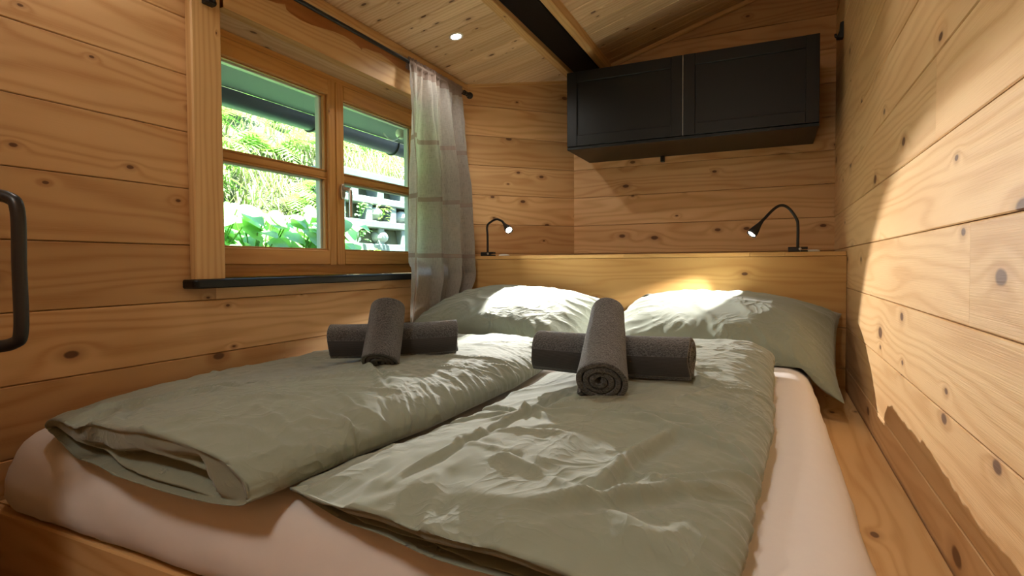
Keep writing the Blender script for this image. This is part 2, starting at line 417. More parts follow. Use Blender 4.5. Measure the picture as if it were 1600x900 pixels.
HOLE = (1.225, 2.515, 1.012, 1.866)
boarded('wall_left', (XL, VF-.1), (XL, 2.84), (1, 0), (HOLE[0]-.02-VF+.1, HOLE[1]+.02-VF+.1, HOLE[2]-.022, HOLE[3]+.02), 2.12, M_WALL, 3)
boarded('wall_corner', (XL-.03, 2.755), (-1.059, D+.05), (1, -1), None, 2.24, M_WALL, 4, splits=False)
boarded('wall_back', (-1.16, D), (XR+.12, D), (0, -1), None, 2.62, M_WALL, 5, splits=False)
boarded('wall_right', (XR, D+.12), (XR, VF-.1), (-1, 0), None, 2.62, M_RIGHT, 16)
boarded('wall_front', (XR+.1, VF), (XL-.1, VF), (0, 1), None, 2.62, M_WALL, 7)

fl = MB()
for i in range(14):
    x0 = XL+i*.14; fl.box((x0, VF, -.03), (min(x0+.1385, XR), D, 0), 'y', .001, seed=i)
tag(fl.build('floor', M_FLOOR), kind='structure')

# ceiling: narrow boards running up the two pitches
def ceiling(name, ua, ub, zf, seed, wbd=.098):
    rg = random.Random(seed); mb = MB(); dz = zf(ub)-zf(ua); L = math.hypot(ub-ua, dz); x = Vector((ub-ua, 0, dz)).normalized(); y = Vector((0, 1, 0)); z = x.cross(y)
    v = VF-.14
    while v < 3.40:
        M = Matrix(((x.x, y.x, z.x, ua), (x.y, y.y, z.y, v), (x.z, y.z, z.z, zf(ua)), (0, 0, 0, 1)))
        # room face is local z=0 (looking down): mirror so the chamfers face the room
        M = M @ Matrix.Translation((0, wbd-.0012, .018)) @ Matrix.Rotation(math.pi, 4, 'X')
        mb.beam(M, L, wbd-.0018, .018, .0035, False, rg.randint(0, 10**6)); v += wbd
    A = [Vector((ua, VF-.15, zf(ua)+.0175)), Vector((ub, VF-.15, zf(ub)+.0175)), Vector((ub, 3.42, zf(ub)+.0175)), Vector((ua, 3.42, zf(ua)+.0175))]
    o = tag(mb.build(name, M_CEIL), kind='structure')
    bk = MB(); B = [p+Vector((0, 0, .12)) for p in A]
    bk.poly(A); bk.poly(B[::-1])
    for i in range(4): bk.poly([A[i], B[i], B[(i+1) % 4], A[(i+1) % 4]])
    bk.build('roof_body', M_GAP, o); return o
ceiling('ceiling', -1.75, -1.085, ceil_l, 11)
ceiling('ceiling', -.90, .42, ceil_r, 12)
rb = MB(); rb.box((-1.09, VF, ceil_l(-1.09)+.05), (-.88, D+.1, 2.45), 'y'); tag(rb.build('ceiling', M_GAP), kind='structure')

bm_ = MB(); bm_.box((-1.071, VF, 2.186), (-.916, D, 2.32), 'y', .004); tag(bm_.build('beam', M_BEAM), kind='structure')
tr = MB(); tr.box((-1.115, VF, 2.160), (-1.0715, D, 2.24), 'y', .004, seed=3); tag(tr.build('trim_1', M_POST), kind='structure')
tr = MB(); tr.box((-.9155, VF, 2.190), (-.872, D, 2.28), 'y', .004, seed=5); tag(tr.build('trim_2', M_POST), kind='structure')
# cove between left wall and ceiling, and the slim strip on the angled wall and the back wall
def strip(name, A, B, down, n, w, t, seed):
    A, B = Vector(A), Vector(B); x = (B-A).normalized(); n = Vector(n).normalized(); y = n.cross(x).normalized()
    M = Matrix(((x.x, y.x, n.x, A.x), (x.y, y.y, n.y, A.y), (x.z, y.z, n.z, A.z), (0, 0, 0, 1)))
    if y.z > 0: M = M @ Matrix.Translation((0, -w, 0))
    mb = MB(); mb.beam(M, (B-A).length, w, t, t*.3, True, seed); return tag(mb.build(name, M_POST), kind='structure')
strip('trim_3', (XL, VF, 2.082), (XL, 2.785, 2.082), 0, (1, 0, 0), .050, .034, 8)
strip('trim_4', (XL+.002, 2.787, 2.084), (-1.109, D, ceil_l(-1.109)+.006), 0, (1, -1, 0), .022, .014, 9)
strip('trim_5', (-.89, D, ceil_r(-.89)+.006), (XR, D, ceil_r(XR)+.006), 0, (0, -1, 0), .03, .014, 10)
# dark corner line where the headboard meets the right wall is left as a natural gap

# sliding door at the foot end of the room, seen by its edge and its pull handle
dr = empty('door_1', (-1.35, .40, 0), kind='structure')
m = MB()
for i in range(3): m.box((XL+.005+i*.16, .375, .02), (min(XL+.005+(i+1)*.16-.001, -1.1225), .405, 2.02), 'z', .002, seed=40+i)
m.build('door_leaf', M_POST, dr)
m = MB(); x, y = -1.045, .452
hx = -1.046
pts = bez([(hx-.10, .405, 1.165), (hx-.045, .428, 1.163), (hx-.012, .447, 1.157), (hx, .452, 1.135), (hx, .452, 1.05), (hx, .452, .955), (hx-.012, .447, .934), (hx-.045, .428, .928), (hx-.10, .405, .926)], 8)
m.tube(pts, .0095, 14)
hd = m.build('handle', M_BLACKM, dr, 'black round bar pull handle')

# ------------------------------------------------------------------ window
wn = empty('window_1', (XL, 1.87, 1.012), kind='structure')
PV = XL+.030                     # face of posts and valance
XS = -1.70                       # room face of the sashes
m = MB(); m.box((XL-.0, 1.117, 1.0125), (PV, 1.2185, 2.03), 'z', .004, seed=21); m.build('casing_post', M_POST, wn)
m = MB(); m.box((XL-.0, 2.50, 1.0125), (PV, 2.605, 2.03), 'z', .004, seed=22); m.build('casing_post', M_POST, wn)
# scalloped valance board
sc = [(1.219, 1.99), (1.30, 1.985), (1.374, 1.958), (1.43, 1.966), (1.467, 1.978), (1.472, 1.962), (1.49, 1.956), (1.535, 1.950), (1.59, 1.953), (1.65, 1.963), (1.711, 1.973), (1.77, 1.977), (1.822, 1.973), (1.85, 1.966), (1.872, 1.957), (1.878, 1.968), (1.906, 1.974), (1.95, 1.978), (1.996, 1.985), (2.05, 1.978), (2.12, 1.965), (2.17, 1.963), (2.225, 1.967), (2.28, 1.985), (2.40, 1.99), (2.4998, 1.985)]
m = MB(); n_ = len(sc)
Vf = []
for xx in (PV+.010, XL):
    for v, z in sc: Vf.append((xx, v, z))
    for v, z in sc: Vf.append((xx, v, 1.866))
for i in range(n_-1):
    uvq = lambda v, z: (v+3, z*1.0+7)
    m.poly([Vf[n_+i], Vf[n_+i+1], Vf[i+1], Vf[i]], [uvq(Vf[k][1], Vf[k][2]) for k in (n_+i, n_+i+1, i+1, i)])
    m.poly([Vf[i], Vf[i+1], Vf[2*n_+i+1], Vf[2*n_+i]], [(Vf[k][1]+5, Vf[k][0]) for k in (i, i+1, 2*n_+i+1, 2*n_+i)])
    m.poly([Vf[n_+i+1], Vf[n_+i], Vf[3*n_+i], Vf[3*n_+i+1]], [(Vf[k][1]+5, Vf[k][0]) for k in (n_+i+1, n_+i, 3*n_+i, 3*n_+i+1)])
m.build('scalloped_valance', M_POST, wn)
m = MB(); m.box((XL+.0005, 1.219, 1.87), (XL+.004, 2.4995, 2.034), 'y', .001, seed=77); m.build('shaded_header', wood('shade toned reddish wood', (.44, .19, .055), (.30, .115, .03), knots=.4), wn)  # reddish board added, coloured darker for the shade above the valance
# reveal lining: soffit, jambs, bottom
m = MB()
m.box((-1.80, HOLE[0], 1.866), (XL-.001, HOLE[1], 1.884), 'y', .001, seed=31)
m.build('soffit_lining', M_CEIL, wn)
m = MB(); m.box((-1.80, 1.205, 1.012), (XL-.001, HOLE[0]+.002, 1.884), 'z', .001, seed=32); m.box((-1.80, HOLE[1]-.002, 1.012), (XL-.001, 2.535, 1.884), 'z', .001, seed=33)
m.build('jamb_lining', M_SASH, wn)
# fixed frame
V0, V1 = 1.228, 2.512
m = MB()
m.box((-1.775, V0, 1.0125), (XS-.012, V1, 1.060), 'y', .002, seed=34); m.box((-1.775, V0, 1.836), (XS-.012, V1, 1.8655), 'y', .002, seed=35)
m.box((-1.775, V0, 1.060), (XS-.012, V0+.022, 1.836), 'z', .002, seed=36); m.box((-1.775, V1-.022, 1.060), (XS-.012, V1, 1.836), 'z', .002, seed=37)
m.build('outer_frame', M_SASH, wn)
def sash(va, vb, gl_a, gl_b, seed):
    zb, zt, gb, gt = 1.056, 1.838, 1.118, 1.772
    x0, x1 = -1.765, XS
    m = MB()
    m.box((x0, va, zb), (x1, gl_a, zt), 'z', .004, seed=seed); m.box((x0, gl_b, zb), (x1, vb, zt), 'z', .004, seed=seed+1)
    m.box((x0, gl_a, zb), (x1-.0006, gl_b, gb), 'y', .004, seed=seed+2); m.box((x0, gl_a, gt), (x1-.0006, gl_b, zt), 'y', .004, seed=seed+3)
    o = m.build('sash', M_SASH, wn)
    zm = 1.437
    mm = MB(); mm.box((x0, gl_a, zm-.015), (x1-.012, gl_b, zm+.015), 'y', .006, seed=seed+5); mm.build('muntin', M_SASH, o)
    b = MB(); w = .012
    for za, zc in ((gb, zm-.015), (zm+.015, gt)):
        for q in (((x1-.030, gl_a, za), (x1-.012, gl_b, za+w*.5)), ((x1-.030, gl_a, zc-w*.4), (x1-.012, gl_b, zc))): b.box(*q, 'y', .003, seed=seed+7)
        for q in (((x1-.030, gl_a, za), (x1-.012, gl_a+w, zc)), ((x1-.030, gl_b-w, za), (x1-.012, gl_b, zc))): b.box(*q, 'z', .003, seed=seed+7)
    b.build('glazing_bead', M_SASH, o)
    g = MB()
    for za, zc in ((gb, zm-.015), (zm+.015, gt)):
        g.box((x1-.056, gl_b-.020, za), (x1-.031, gl_b, zc), 'z', .002); g.box((x1-.056, gl_a, za), (x1-.031, gl_a+.02, zc), 'z', .002)
        g.box((x1-.056, gl_a, zc-.010), (x1-.031, gl_b, zc), 'y', .002); g.box((x1-.056, gl_a, za), (x1-.031, gl_b, za+.006), 'y', .002)
    g.build('gasket', M_GASK, o)
    for za, zc in ((gb, zm-.015), (zm+.015, gt)):
        p = MB(); X = x1-.040
        p.box((X-.003, gl_a+.002, za+.002), (X+.003, gl_b-.002, zc-.002), 'y', .0005); p.build('pane', M_GLASS, o)
    return o
s1 = sash(1.235, 1.858, 1.300, 1.812, 50)
s2 = sash(1.8595, 2.506, 1.908, 2.440, 60)
m = MB(); m.box((XS-.001, 1.8555, 1.06), (XS+.004, 1.8615, 1.83), 'z', .001, seed=70); m.build('meeting_bead', M_SASH, s2)
m = MB()
pv, pz = 1.886, 1.373
prof = []
N_ = 24
ov = [(pv+.014*math.copysign(abs(math.cos(2*math.pi*i/N_))**.8, math.cos(2*math.pi*i/N_)), pz+.033*math.copysign(abs(math.sin(2*math.pi*i/N_))**.7, math.sin(2*math.pi*i/N_))) for i in range(N_)]
for k, (xx, s_) in enumerate(((XS, 1), (XS+.010, 1), (XS+.013, .8))):
    prof.append([(xx, pv+(a-pv)*s_, pz+(c-pz)*s_) for a, c in ov])
for k in range(2):
    for i in range(N_): m.poly([prof[k][i], prof[k][(i+1) % N_], prof[k+1][(i+1) % N_], prof[k+1][i]])
m.poly(prof[2])
m.tube(bez([(XS+.010, pv, pz+.010), (XS+.032, pv, pz+.010), (XS+.046, pv, pz+.004), (XS+.050, pv, pz-.015), (XS+.050, pv, pz-.06), (XS+.050, pv, pz-.112)], 6), [.0085]*31, 12)
m.build('window_handle', M_STEEL, s2, 'steel lever handle on an oval plate')
# sill board
m = MB(); sx0, sx1, sv0, sv1, sz0, sz1 = -1.698, -1.548, 1.094, 2.66, .984, 1.0118
R_ = .016; pl = []
def arc(cx, cy, a0, a1): return [(cx+R_*math.cos(a0+(a1-a0)*i/6), cy+R_*math.sin(a0+(a1-a0)*i/6)) for i in range(7)]
xw = XL+.0005
pl = [(xw, sv0)]+arc(sx1-R_, sv0+R_, -math.pi/2, 0)+arc(sx1-R_, sv1-R_, 0, math.pi/2)+[(xw, sv1)]
n_ = len(pl); e = .006
rings = []
for z, ins in ((sz0, .004), (sz0+.004, 0), (sz1-e, 0), (sz1-e*.3, .0018), (sz1, e)):
    rings.append([(min(max(p[0]-(ins if p[0] > xw+.001 else 0), xw), 9), p[1]+(ins if p[1] < 1.2 else -ins if p[1] > 2.5 else 0), z) for p in pl])
for k in range(4):
    for i in range(n_):
        j = (i+1) % n_; m.poly([rings[k][i], rings[k][j], rings[k+1][j], rings[k+1][i]], smooth=False)
m.poly(rings[4]); m.poly(rings[0][::-1])
m.box((-1.712, HOLE[0]+.001, .99), (xw, HOLE[1]-.001, sz1), 'y', .001)
m.build('sill', M_BLACK, wn, 'black painted window sill board')

# ------------------------------------------------------------------ bed: platform, headboard ledge
HB = 2.734
ZP = .515
bd = empty('bed_frame', (-.66, .60, 0), 'pine bed base with a wide side board along the right wall, under the mattress', 'bed')
m = MB(); m.box((XL+.002, .614, .335), (XR-.003, .640, ZP), 'x', .004, seed=81); m.box((XL+.002, .614, .16), (XR-.003, .638, .333), 'x', .004, seed=82); m.build('front_board', M_BED, bd)
m = MB(); m.box((.012, .641, ZP-.03), (XR-.004, HB-.002, ZP), 'y', .002, seed=83); m.build('side_board', M_BED, bd)
m = MB(); m.box((XL+.002, .641, ZP-.03), (.010, HB-.002, ZP), 'y', .002, seed=84); m.build('base_panel', M_BED, bd)
m = MB(); m.box((XL+.05, .70, .02), (XR-.02, HB-.05, .30), 'x', .002, seed=85); m.box((XL+.05, .72, .0), (XL+.1, .8, ZP-.031), 'z', .002); m.box((XR-.1, .72, .0), (XR-.05, .8, ZP-.031), 'z', .002); m.build('plinth', M_BED, bd)

hb = empty('headboard_ledge', (-.66, HB, 0), 'pine headboard box with a flat shelf top behind the pillows', 'headboard')
m = MB(); m.box((XL+.001, HB, .775), (XR-.002, HB+.022, 1.0805), 'x', .0015, seed=91); m.box((XL+.001, HB, .60), (XR-.002, HB+.022, .7735), 'x', .0015, seed=92); m.box((XL+.001, HB, .0), (XR-.002, HB+.022, .5985), 'x', .0015, seed=93)
m.build('face_board', M_HEAD, hb)
m = MB(); x = XL+.004
for i, x2 in enumerate((-.664, -.089, .054, XR-.002)):
    # shelf boards; the left one is cut to the angled wall
    m.box((x, HB-.001, 1.082), (x2-.0012, HB+.055, 1.1005), 'x', .0015, seed=95+i); x = x2
xs = [-1.55, -1.1, -.6, -.1, XR-.002]
for i in range(4):
    a, b_ = xs[i], xs[i+1]; ya = min(D-.002, a+4.392-.004); yb = min(D-.002, b_+4.392-.004)
    q = [(a, HB+.056), (b_-.001, HB+.056), (b_-.001, yb), (a, ya)]
    m.poly([(p[0], p[1], 1.1) for p in q], [(p[0]+i*7, p[1]) for p in q], (rnd.random(), rnd.random())); m.poly([(p[0], p[1], 1.083) for p in q[::-1]])
m.build('shelf_top', M_HEAD, hb)

# ------------------------------------------------------------------ mattress
def smooth_obj(name, V, F, mat, parent=None, UV=None, subs=0, loc=None):
    mb = MB(); mb.mesh(V, F, UV, (0, 0), True); o = mb.build(name, mat, parent, loc=loc)
    if subs:
        s = o.modifiers.new('smooth', 'SUBSURF'); s.levels = subs; s.render_levels = subs
    return o
def grid_faces(a, b, wrap_b=True):
    F = []
    for i in range(a-1):
        for j in range(b if wrap_b else b-1):
            j2 = (j+1) % b; F.append([i*b+j, (i+1)*b+j, (i+1)*b+j2, i*b+j2])
    return F

MX0, MX1, MY0, MY1, MZ0, MZ1 = -1.601, .128, .618, 2.715, ZP+.002, .685
def mattress():
    # rings of a rounded box: rectangle outline with big corner radii, stacked by height
    rc, n_c = .15, 14
    def outline(ins):
        P = []
        for cx, cy, a0 in ((MX1-rc, MY0+rc, -90), (MX1-rc, MY1-rc, 0), (MX0+rc, MY1-rc, 90), (MX0+rc, MY0+rc, 180)):
            for i in range(n_c+1):
                a = math.radians(a0+90*i/n_c); P.append((cx+(rc-ins)*math.cos(a) if rc > ins else cx, cy+(rc-ins)*math.sin(a) if rc > ins else cy))
        # straight runs
        Q = []
        for i in range(len(P)):
            a, b = P[i], P[(i+1) % len(P)]; d = math.hypot(a[0]-b[0], a[1]-b[1]); k = max(1, int(d/.03))
            for j in range(k): Q.append((a[0]+(b[0]-a[0])*j/k, a[1]+(b[1]-a[1])*j/k))
        return Q
    base = outline(0); n = len(base); cx, cy = (MX0+MX1)/2, (MY0+MY1)/2
    V = []; rows = 0
    prof = [(.012, 0)]+[(-.012*math.sin(math.pi*t), t*.105) for t in (.15, .35, .5, .7, .9)]
    prof += [(.085*(1-math.cos(math.radians(a))), .100+.068*math.sin(math.radians(a))) for a in (5, 20, 35, 50, 65, 80, 90)]
    h = np.array(base); th = np.arctan2(h[:, 1]-cy, h[:, 0]-cx)
    per = np.concatenate([[0], np.cumsum(np.hypot(*(np.roll(h, -1, 0)-h).T))[:-1]])
    nrm = np.stack([np.roll(h, -1, 0)[:, 1]-np.roll(h, 1, 0)[:, 1], -(np.roll(h, -1, 0)[:, 0]-np.roll(h, 1, 0)[:, 0])], 1); nrm /= np.linalg.norm(nrm, axis=1)[:, None]+1e-9
    for ins, z in prof:
        w = .006*gn(per*5+z*9, z*14, 5)+.004*ridge(per*9+z*30, z*5, 8)*(z < .12)
        P = h-nrm*(ins-w)[:, None]
        for p in P: V.append((p[0], p[1], MZ0+z))
        rows += 1
    F = []
    for k in range(rows-1):
        for i in range(n):
            j = (i+1) % n; F.append([k*n+i, k*n+j, (k+1)*n+j, (k+1)*n+i])
    last = np.array(V[-n:])
    for sc_ in (.93, .8, .55, .25):
        for p in last: V.append((cx+(p[0]-cx)*sc_, cy+(p[1]-cy)*sc_, p[2]+.004*(1-sc_)))
        k = rows-1
        for i in range(n):
            j = (i+1) % n; F.append([k*n+i, k*n+j, (k+1)*n+j, (k+1)*n+i])
        rows += 1
    V.append((cx, cy, MZ0+.172)); c = len(V)-1
    for i in range(n): F.append([(rows-1)*n+i, (rows-1)*n+(i+1) % n, c])
    return smooth_obj('mattress', V, F, M_SHEET, loc=(cx, cy, MZ0))
tag(mattress(), 'wide mattress in a pale pinkish fitted sheet on the pine bed base', 'mattress')

# ------------------------------------------------------------------ duvets
def seg_dist(x, y, a, b):
    ax, ay = a; bx, by = b; dx, dy = bx-ax, by-ay; t = np.clip(((x-ax)*dx+(y-ay)*dy)/(dx*dx+dy*dy), 0, 1)
    px, py = ax+t*dx, ay+t*dy; return ((x-px)*(-dy)+(y-py)*dx)/math.hypot(dx, dy), np.hypot(x-px, y-py), t

def buckle(P, N, es, et, iters=140, kf=.014, kt=.010, smooth=.07, seed=0):
    """lets a slightly too large cloth (es, et: surplus along and around) settle on its filling, so that it creases like cotton"""
    P0 = P.copy(); Q = P.copy(); n1, n2 = P.shape[:2]
    rs = np.random.RandomState(seed)
    sets = []
    def pair(di, dj, ex):
        A = (slice(0, n1-di), slice(None))
        a = P0[:n1-di]; b = np.roll(P0, -dj, 1)[di:]
        l = np.linalg.norm(b-a, axis=-1)*(1+ex[:n1-di]); sets.append((di, dj, l))
    pair(1, 0, es); pair(0, 1, et); pair(1, 1, (es+et)/2); pair(1, -1, (es+et)/2)
    for it in range(iters):
        acc = np.zeros_like(Q)
        for di, dj, l in sets:
            a = Q[:n1-di]; b = np.roll(Q, -dj, 1)[di:]
            d = b-a; ln = np.linalg.norm(d, axis=-1)+1e-9; c = (d*((ln-l)/ln*.5)[..., None])
            acc[:n1-di] += c; t = np.zeros_like(Q); t[di:] = c; acc -= np.roll(t, dj, 1)
        Q += acc*.30
        D = Q-P0; w = (D*N).sum(-1); T = D-N*w[..., None]
        lap = (np.roll(w, 1, 1)+np.roll(w, -1, 1)+np.concatenate([w[:1], w[:-1]])+np.concatenate([w[1:], w[-1:]]))/4-w
        w = w+smooth*lap; w = w*(1-kf); w = .024*np.tanh(w/.024)
        Q = P0+N*w[..., None]+T*(1-kt)
    return Q

def duvet(name, Lf, Rf, v0f, v1f, Tf, crown, nL, nR, zb, seed, creases, edge_amp=.006, NS=250, NT=290, hemf=lambda t: .45+0*t, under=.0):
    """a loft of closed cross-sections from the open foot end to the folded head end; the foot sections turn inwards as the open mouth of the cover"""
    sc_in = np.concatenate([np.linspace(.03, .97, 46), [.988, .996]]); s_in = .004*(1-sc_in)
    s_body = np.concatenate([np.array([0, .006, .014]), np.linspace(.020, .90, NS-20), .90+.10*np.sin(np.linspace(.08, 1, 17)*math.pi/2)])
    s_all = np.concatenate([s_in, s_body]); sc_all = np.concatenate([sc_in, np.ones(len(s_body))])
    th = np.linspace(0, 2*np.pi, NT, endpoint=False)+np.pi/2+.001
    c, sn = np.cos(th), np.sin(th)
    S = s_all[:, None]+0*th[None]; SC = sc_all[:, None]+0*th[None]; c = c[None]+0*S; sn = sn[None]+0*S
    nn = np.where(c > 0, nR, nL)
    a = np.sign(c)*np.abs(c)**(2/nn); b = np.sign(sn)*np.abs(sn)**np.where(sn > 0, .9, .45)
    t = .5+.5*a*SC
    L = Lf(S); R = Rf(S); T = Tf(S)*crown(t, S)
    ke = np.clip((S-.90)/.10, 0, 1); T = T*np.sqrt(np.clip(1-ke**2, 0.0004, 1))*(.98)+.002
    x = L+(R-L)*t
    v = v0f(t)+(v1f(t)-v0f(t))*S
    lo = .34
    zc = zb+T*lo
    z = zc+np.where(b > 0, T*(1-lo)*b, T*lo*b)*SC
    z = z+.5*ke*Tf(S)*.55
    P = np.stack([x, v, z], -1)
    du = np.roll(P, -1, 1)-np.roll(P, 1, 1); dv = np.gradient(P, axis=0)
    nr = np.cross(du, dv); nr /= np.linalg.norm(nr, axis=-1)[..., None]+1e-9
    cen = P.mean(1, keepdims=True)
    if (nr*(P-cen)).sum() < 0: nr = -nr
    # wrinkles
    wx = x+.05*gn(x*4, v*4, seed+1); wv = v+.05*gn(x*4+9, v*4, seed+2)
    w = .012*gn(wx*3.0, wv*2.4, seed+3)+.0035*(ridge(wx*3.6+wv*2, wv*3.4-wx*1.5, seed+4, 4)-.15)
    w += .0028*gn(wx*13+wv*6, wv*12-wx*5, seed+5)+.0022*gn(wx*27, wv*25, seed+6)
    # gathers that run over the long edges
    eR = np.exp(-((1-t)/.16)**2); eL = np.exp(-(t/.12)**2)
    q = wv+.55*(x-R)
    g = ridge(q*13, x*2.2, seed+7, 1.6)-.35+.5*(ridge(q*27, x*4, seed+8, 1.5)-.35)
    w += edge_amp*.35*g*eR
    q = wv-.5*(x-L); w += edge_amp*.25*(ridge(q*12, x*2.2, seed+9, 1.6)-.35)*eL
    eh = np.clip((S-.72)/.28, 0, 1)
    w += .003*eh*(ridge(wx*10, wv*3, seed+12, 1.6)-.35)
    ef = np.exp(-(S/.09)**2)
    w += .008*ef*(gn(wx*9, wv*5, seed+10))+.006*ef*(ridge(wx*11, wv*4+z*8, seed+11, 2)-.3)
    rc_ = random.Random(seed*7+1); extra = []
    for i in range(34):
        t_ = rc_.uniform(.06, .95); s__ = rc_.uniform(.04, .85); px = float(np.interp(t_, [0, 1], [float(Lf(np.array(s__))), float(Rf(np.array(s__)))])); pv_ = .6+1.35*s__
        a_ = rc_.choice([rc_.gauss(.15, .35), rc_.gauss(1.2, .4), rc_.gauss(-.6, .3)]); ln = rc_.uniform(.08, .30)
        extra.append(((px, pv_), (px+ln*math.cos(a_), pv_+ln*math.sin(a_)), rc_.uniform(.0025, .0055), rc_.uniform(.007, .011)))
    for (pa, pb, amp, wd) in list(creases)+extra:
        jit = .012*gn(x*9+v*9, v*7, seed+20)
        sd, dist, tt = seg_dist(x, v, pa, pb); sd = sd+jit; dist = np.hypot(dist, 0)+0
        fade = np.clip(tt*6, 0, 1)*np.clip((1-tt)*6, 0, 1)*np.exp(-(np.maximum(dist-np.abs(sd), 0)/.03)**2)
        w += amp*(np.exp(-(sd/wd)**2)-.7*np.exp(-((sd-2.0*wd)/(1.4*wd))**2))*fade*(np.exp(-((np.abs(sd))/(5*wd))**2))
    up = np.clip(nr[..., 2]*1.5+.65, 0, 1)
    P = P+nr*(w*up*np.where(SC < 1, .6, 1))[..., None]
    k0 = int((sc_all < 1).sum())
    B = P[k0:]
    du = np.roll(B, -1, 1)-np.roll(B, 1, 1); dv = np.gradient(B, axis=0); Nb = np.cross(du, dv); Nb /= np.linalg.norm(Nb, axis=-1)[..., None]+1e-9
    if (Nb*nr[k0:]).sum() < 0: Nb = -Nb
    tb, xb, vb, Sb = t[k0:], x[k0:], v[k0:], S[k0:]
    bot = np.clip(nr[k0:, :, 2]*2+1.0, .0, 1)
    fld = np.clip(.5+1.1*gn(xb*3.1, vb*2.3, seed+30), 0, 1.4); fld2 = np.clip(.5+1.1*gn(xb*2.7+5, vb*2.9, seed+31), 0, 1.4)
    es = (.016+.060*np.exp(-((1-tb)/.24)**2)+.030*np.exp(-(tb/.15)**2)+.030*fld)*bot*np.clip(Sb*14, .2, 1)
    et = (.010+.040*fld2+.020*np.clip((Sb-.7)/.3, 0, 1))*bot
    P[k0:] = buckle(B, Nb, es, et, seed=seed)
    # folded layers of the cover inside the open end: hem above, tucked layers below
    zrel = (P[..., 2]-zb)/np.maximum(T, .01)
    hem = hemf(t)+.09*gn(x*6, v*0+1.5, seed+14)
    inn = np.clip((1-SC)*14, 0, 1)
    low = 1/(1+np.exp((zrel-hem)/.035))
    P[..., 1] += inn*(low*(.030+.016*np.sin(zrel*15+x*11+2.5*gn(x*6, z*12, seed+15))+.012*gn(x*10, z*30, seed+16))+(1-low)*(.004+.004*gn(x*13, z*25, seed+17)))
    P[..., 1] += under*np.clip(1-zrel*1.6, 0, 1)*np.exp(-(S/.10)**2)
    # the lip of the cover waves up and down
    P[..., 2] += ef*.012*gn(x*7, S*3, seed+13)
    P[..., 2] = np.maximum(P[..., 2], zb-.003)
    n1, n2 = P.shape[:2]
    V = P.reshape(-1, 3).tolist(); F = grid_faces(n1, n2)
    F.append(list(range(n2))[::-1]); F.append([(n1-1)*n2+j for j in range(n2)])
    return V, F, P

ZM = .690
ip = lambda xs, ys: (lambda q: np.interp(q, xs, ys))
# left duvet, against the window wall
def crown_l(t, s):
    c = .50+.50*np.clip(t*1.45, 0, 1)**.75
    c = c-.17*np.exp(-((t-.42)/.20)**2)*np.clip((s-.22)/.15, 0, 1)
    return c
V, F, PL = duvet('duvet', ip([0, .08, .3, 1], [-1.40, -1.47, -1.570, -1.585]), ip([0, .1, .3, .6, 1], [-.695, -.675, -.645, -.645, -.70]),
    ip([0, .3, .7, 1], [.645, .595, .555, .565]), ip([0, .4, .8, 1], [2.16, 2.14, 2.05, 1.96]),
    ip([0, .05, .15, .4, .62, .8, 1], [.088, .098, .108, .104, .092, .082, .080]),
    crown_l, 1.75, 4.2, ZM, 3,
    [((-1.25, .62), (-.80, 1.15), .010, .010), ((-1.15, 1.35), (-.75, .95), .008, .009), ((-1.3, .65), (-1.05, .9), .010, .012), ((-1.35, 1.25), (-.8, 1.1), .005, .009)], edge_amp=.010, hemf=lambda t: np.interp(t, [0, .2, .5, .62, .85, .90, 1], [.35, .40, .42, .62, .66, .05, .0]))
d1 = smooth_obj('duvet', V, F, M_GREEN, loc=(-1.1, 1.3, ZM))
tag(d1, 'sage green duvet with an open cover end, on the window side of the bed', 'duvet')
# right duvet
V, F, PR = duvet('duvet', ip([0, .08, .3, .7, 1], [-.690, -.675, -.620, -.585, -.56]), ip([0, .2, .5, 1], [-.035, -.020, .004, .005]),
    ip([0, .25, .6, 1], [.625, .575, .535, .52]), ip([0, .4, .8, 1], [1.96, 2.02, 2.03, 2.0]),
    ip([0, .05, .2, .45, .75, 1], [.042, .058, .070, .086, .112, .108]),
    lambda t, s: (.62+.38*np.clip(t*2.2, 0, 1)**.8)*(1+.10*np.clip((t-.6)/.4, 0, 1)), 2.0, 3.4, ZM, 11,
    [((-.40, 1.34), (-.50, .62), .009, .007), ((-.70, 1.02), (-.05, 1.00), .008, .008), ((-.43, 1.0), (-.62, 1.15), .007, .007), ((-.43, 1.0), (-.30, 1.12), .006, .007), ((-.15, .98), (-.22, .70), .011, .012), ((-.04, .80), (-.28, .62), .011, .012), ((-.30, 1.05), (-.02, .92), .007, .009), ((-.52, .85), (-.30, .88), .005, .008)], edge_amp=.009, hemf=lambda t: .62+0*t, under=.022)
d2 = smooth_obj('duvet', V, F, M_GREEN, loc=(-.33, 1.25, ZM))
tag(d2, 'sage green duvet with pressed crossing folds, on the right half of the bed', 'duvet')

def top_z(P, x, y):
    q = P.reshape(-1, 3); d = (q[:, 0]-x)**2+(q[:, 1]-y)**2; i = np.argsort(d)[:14]; return float(q[i, 2].max())

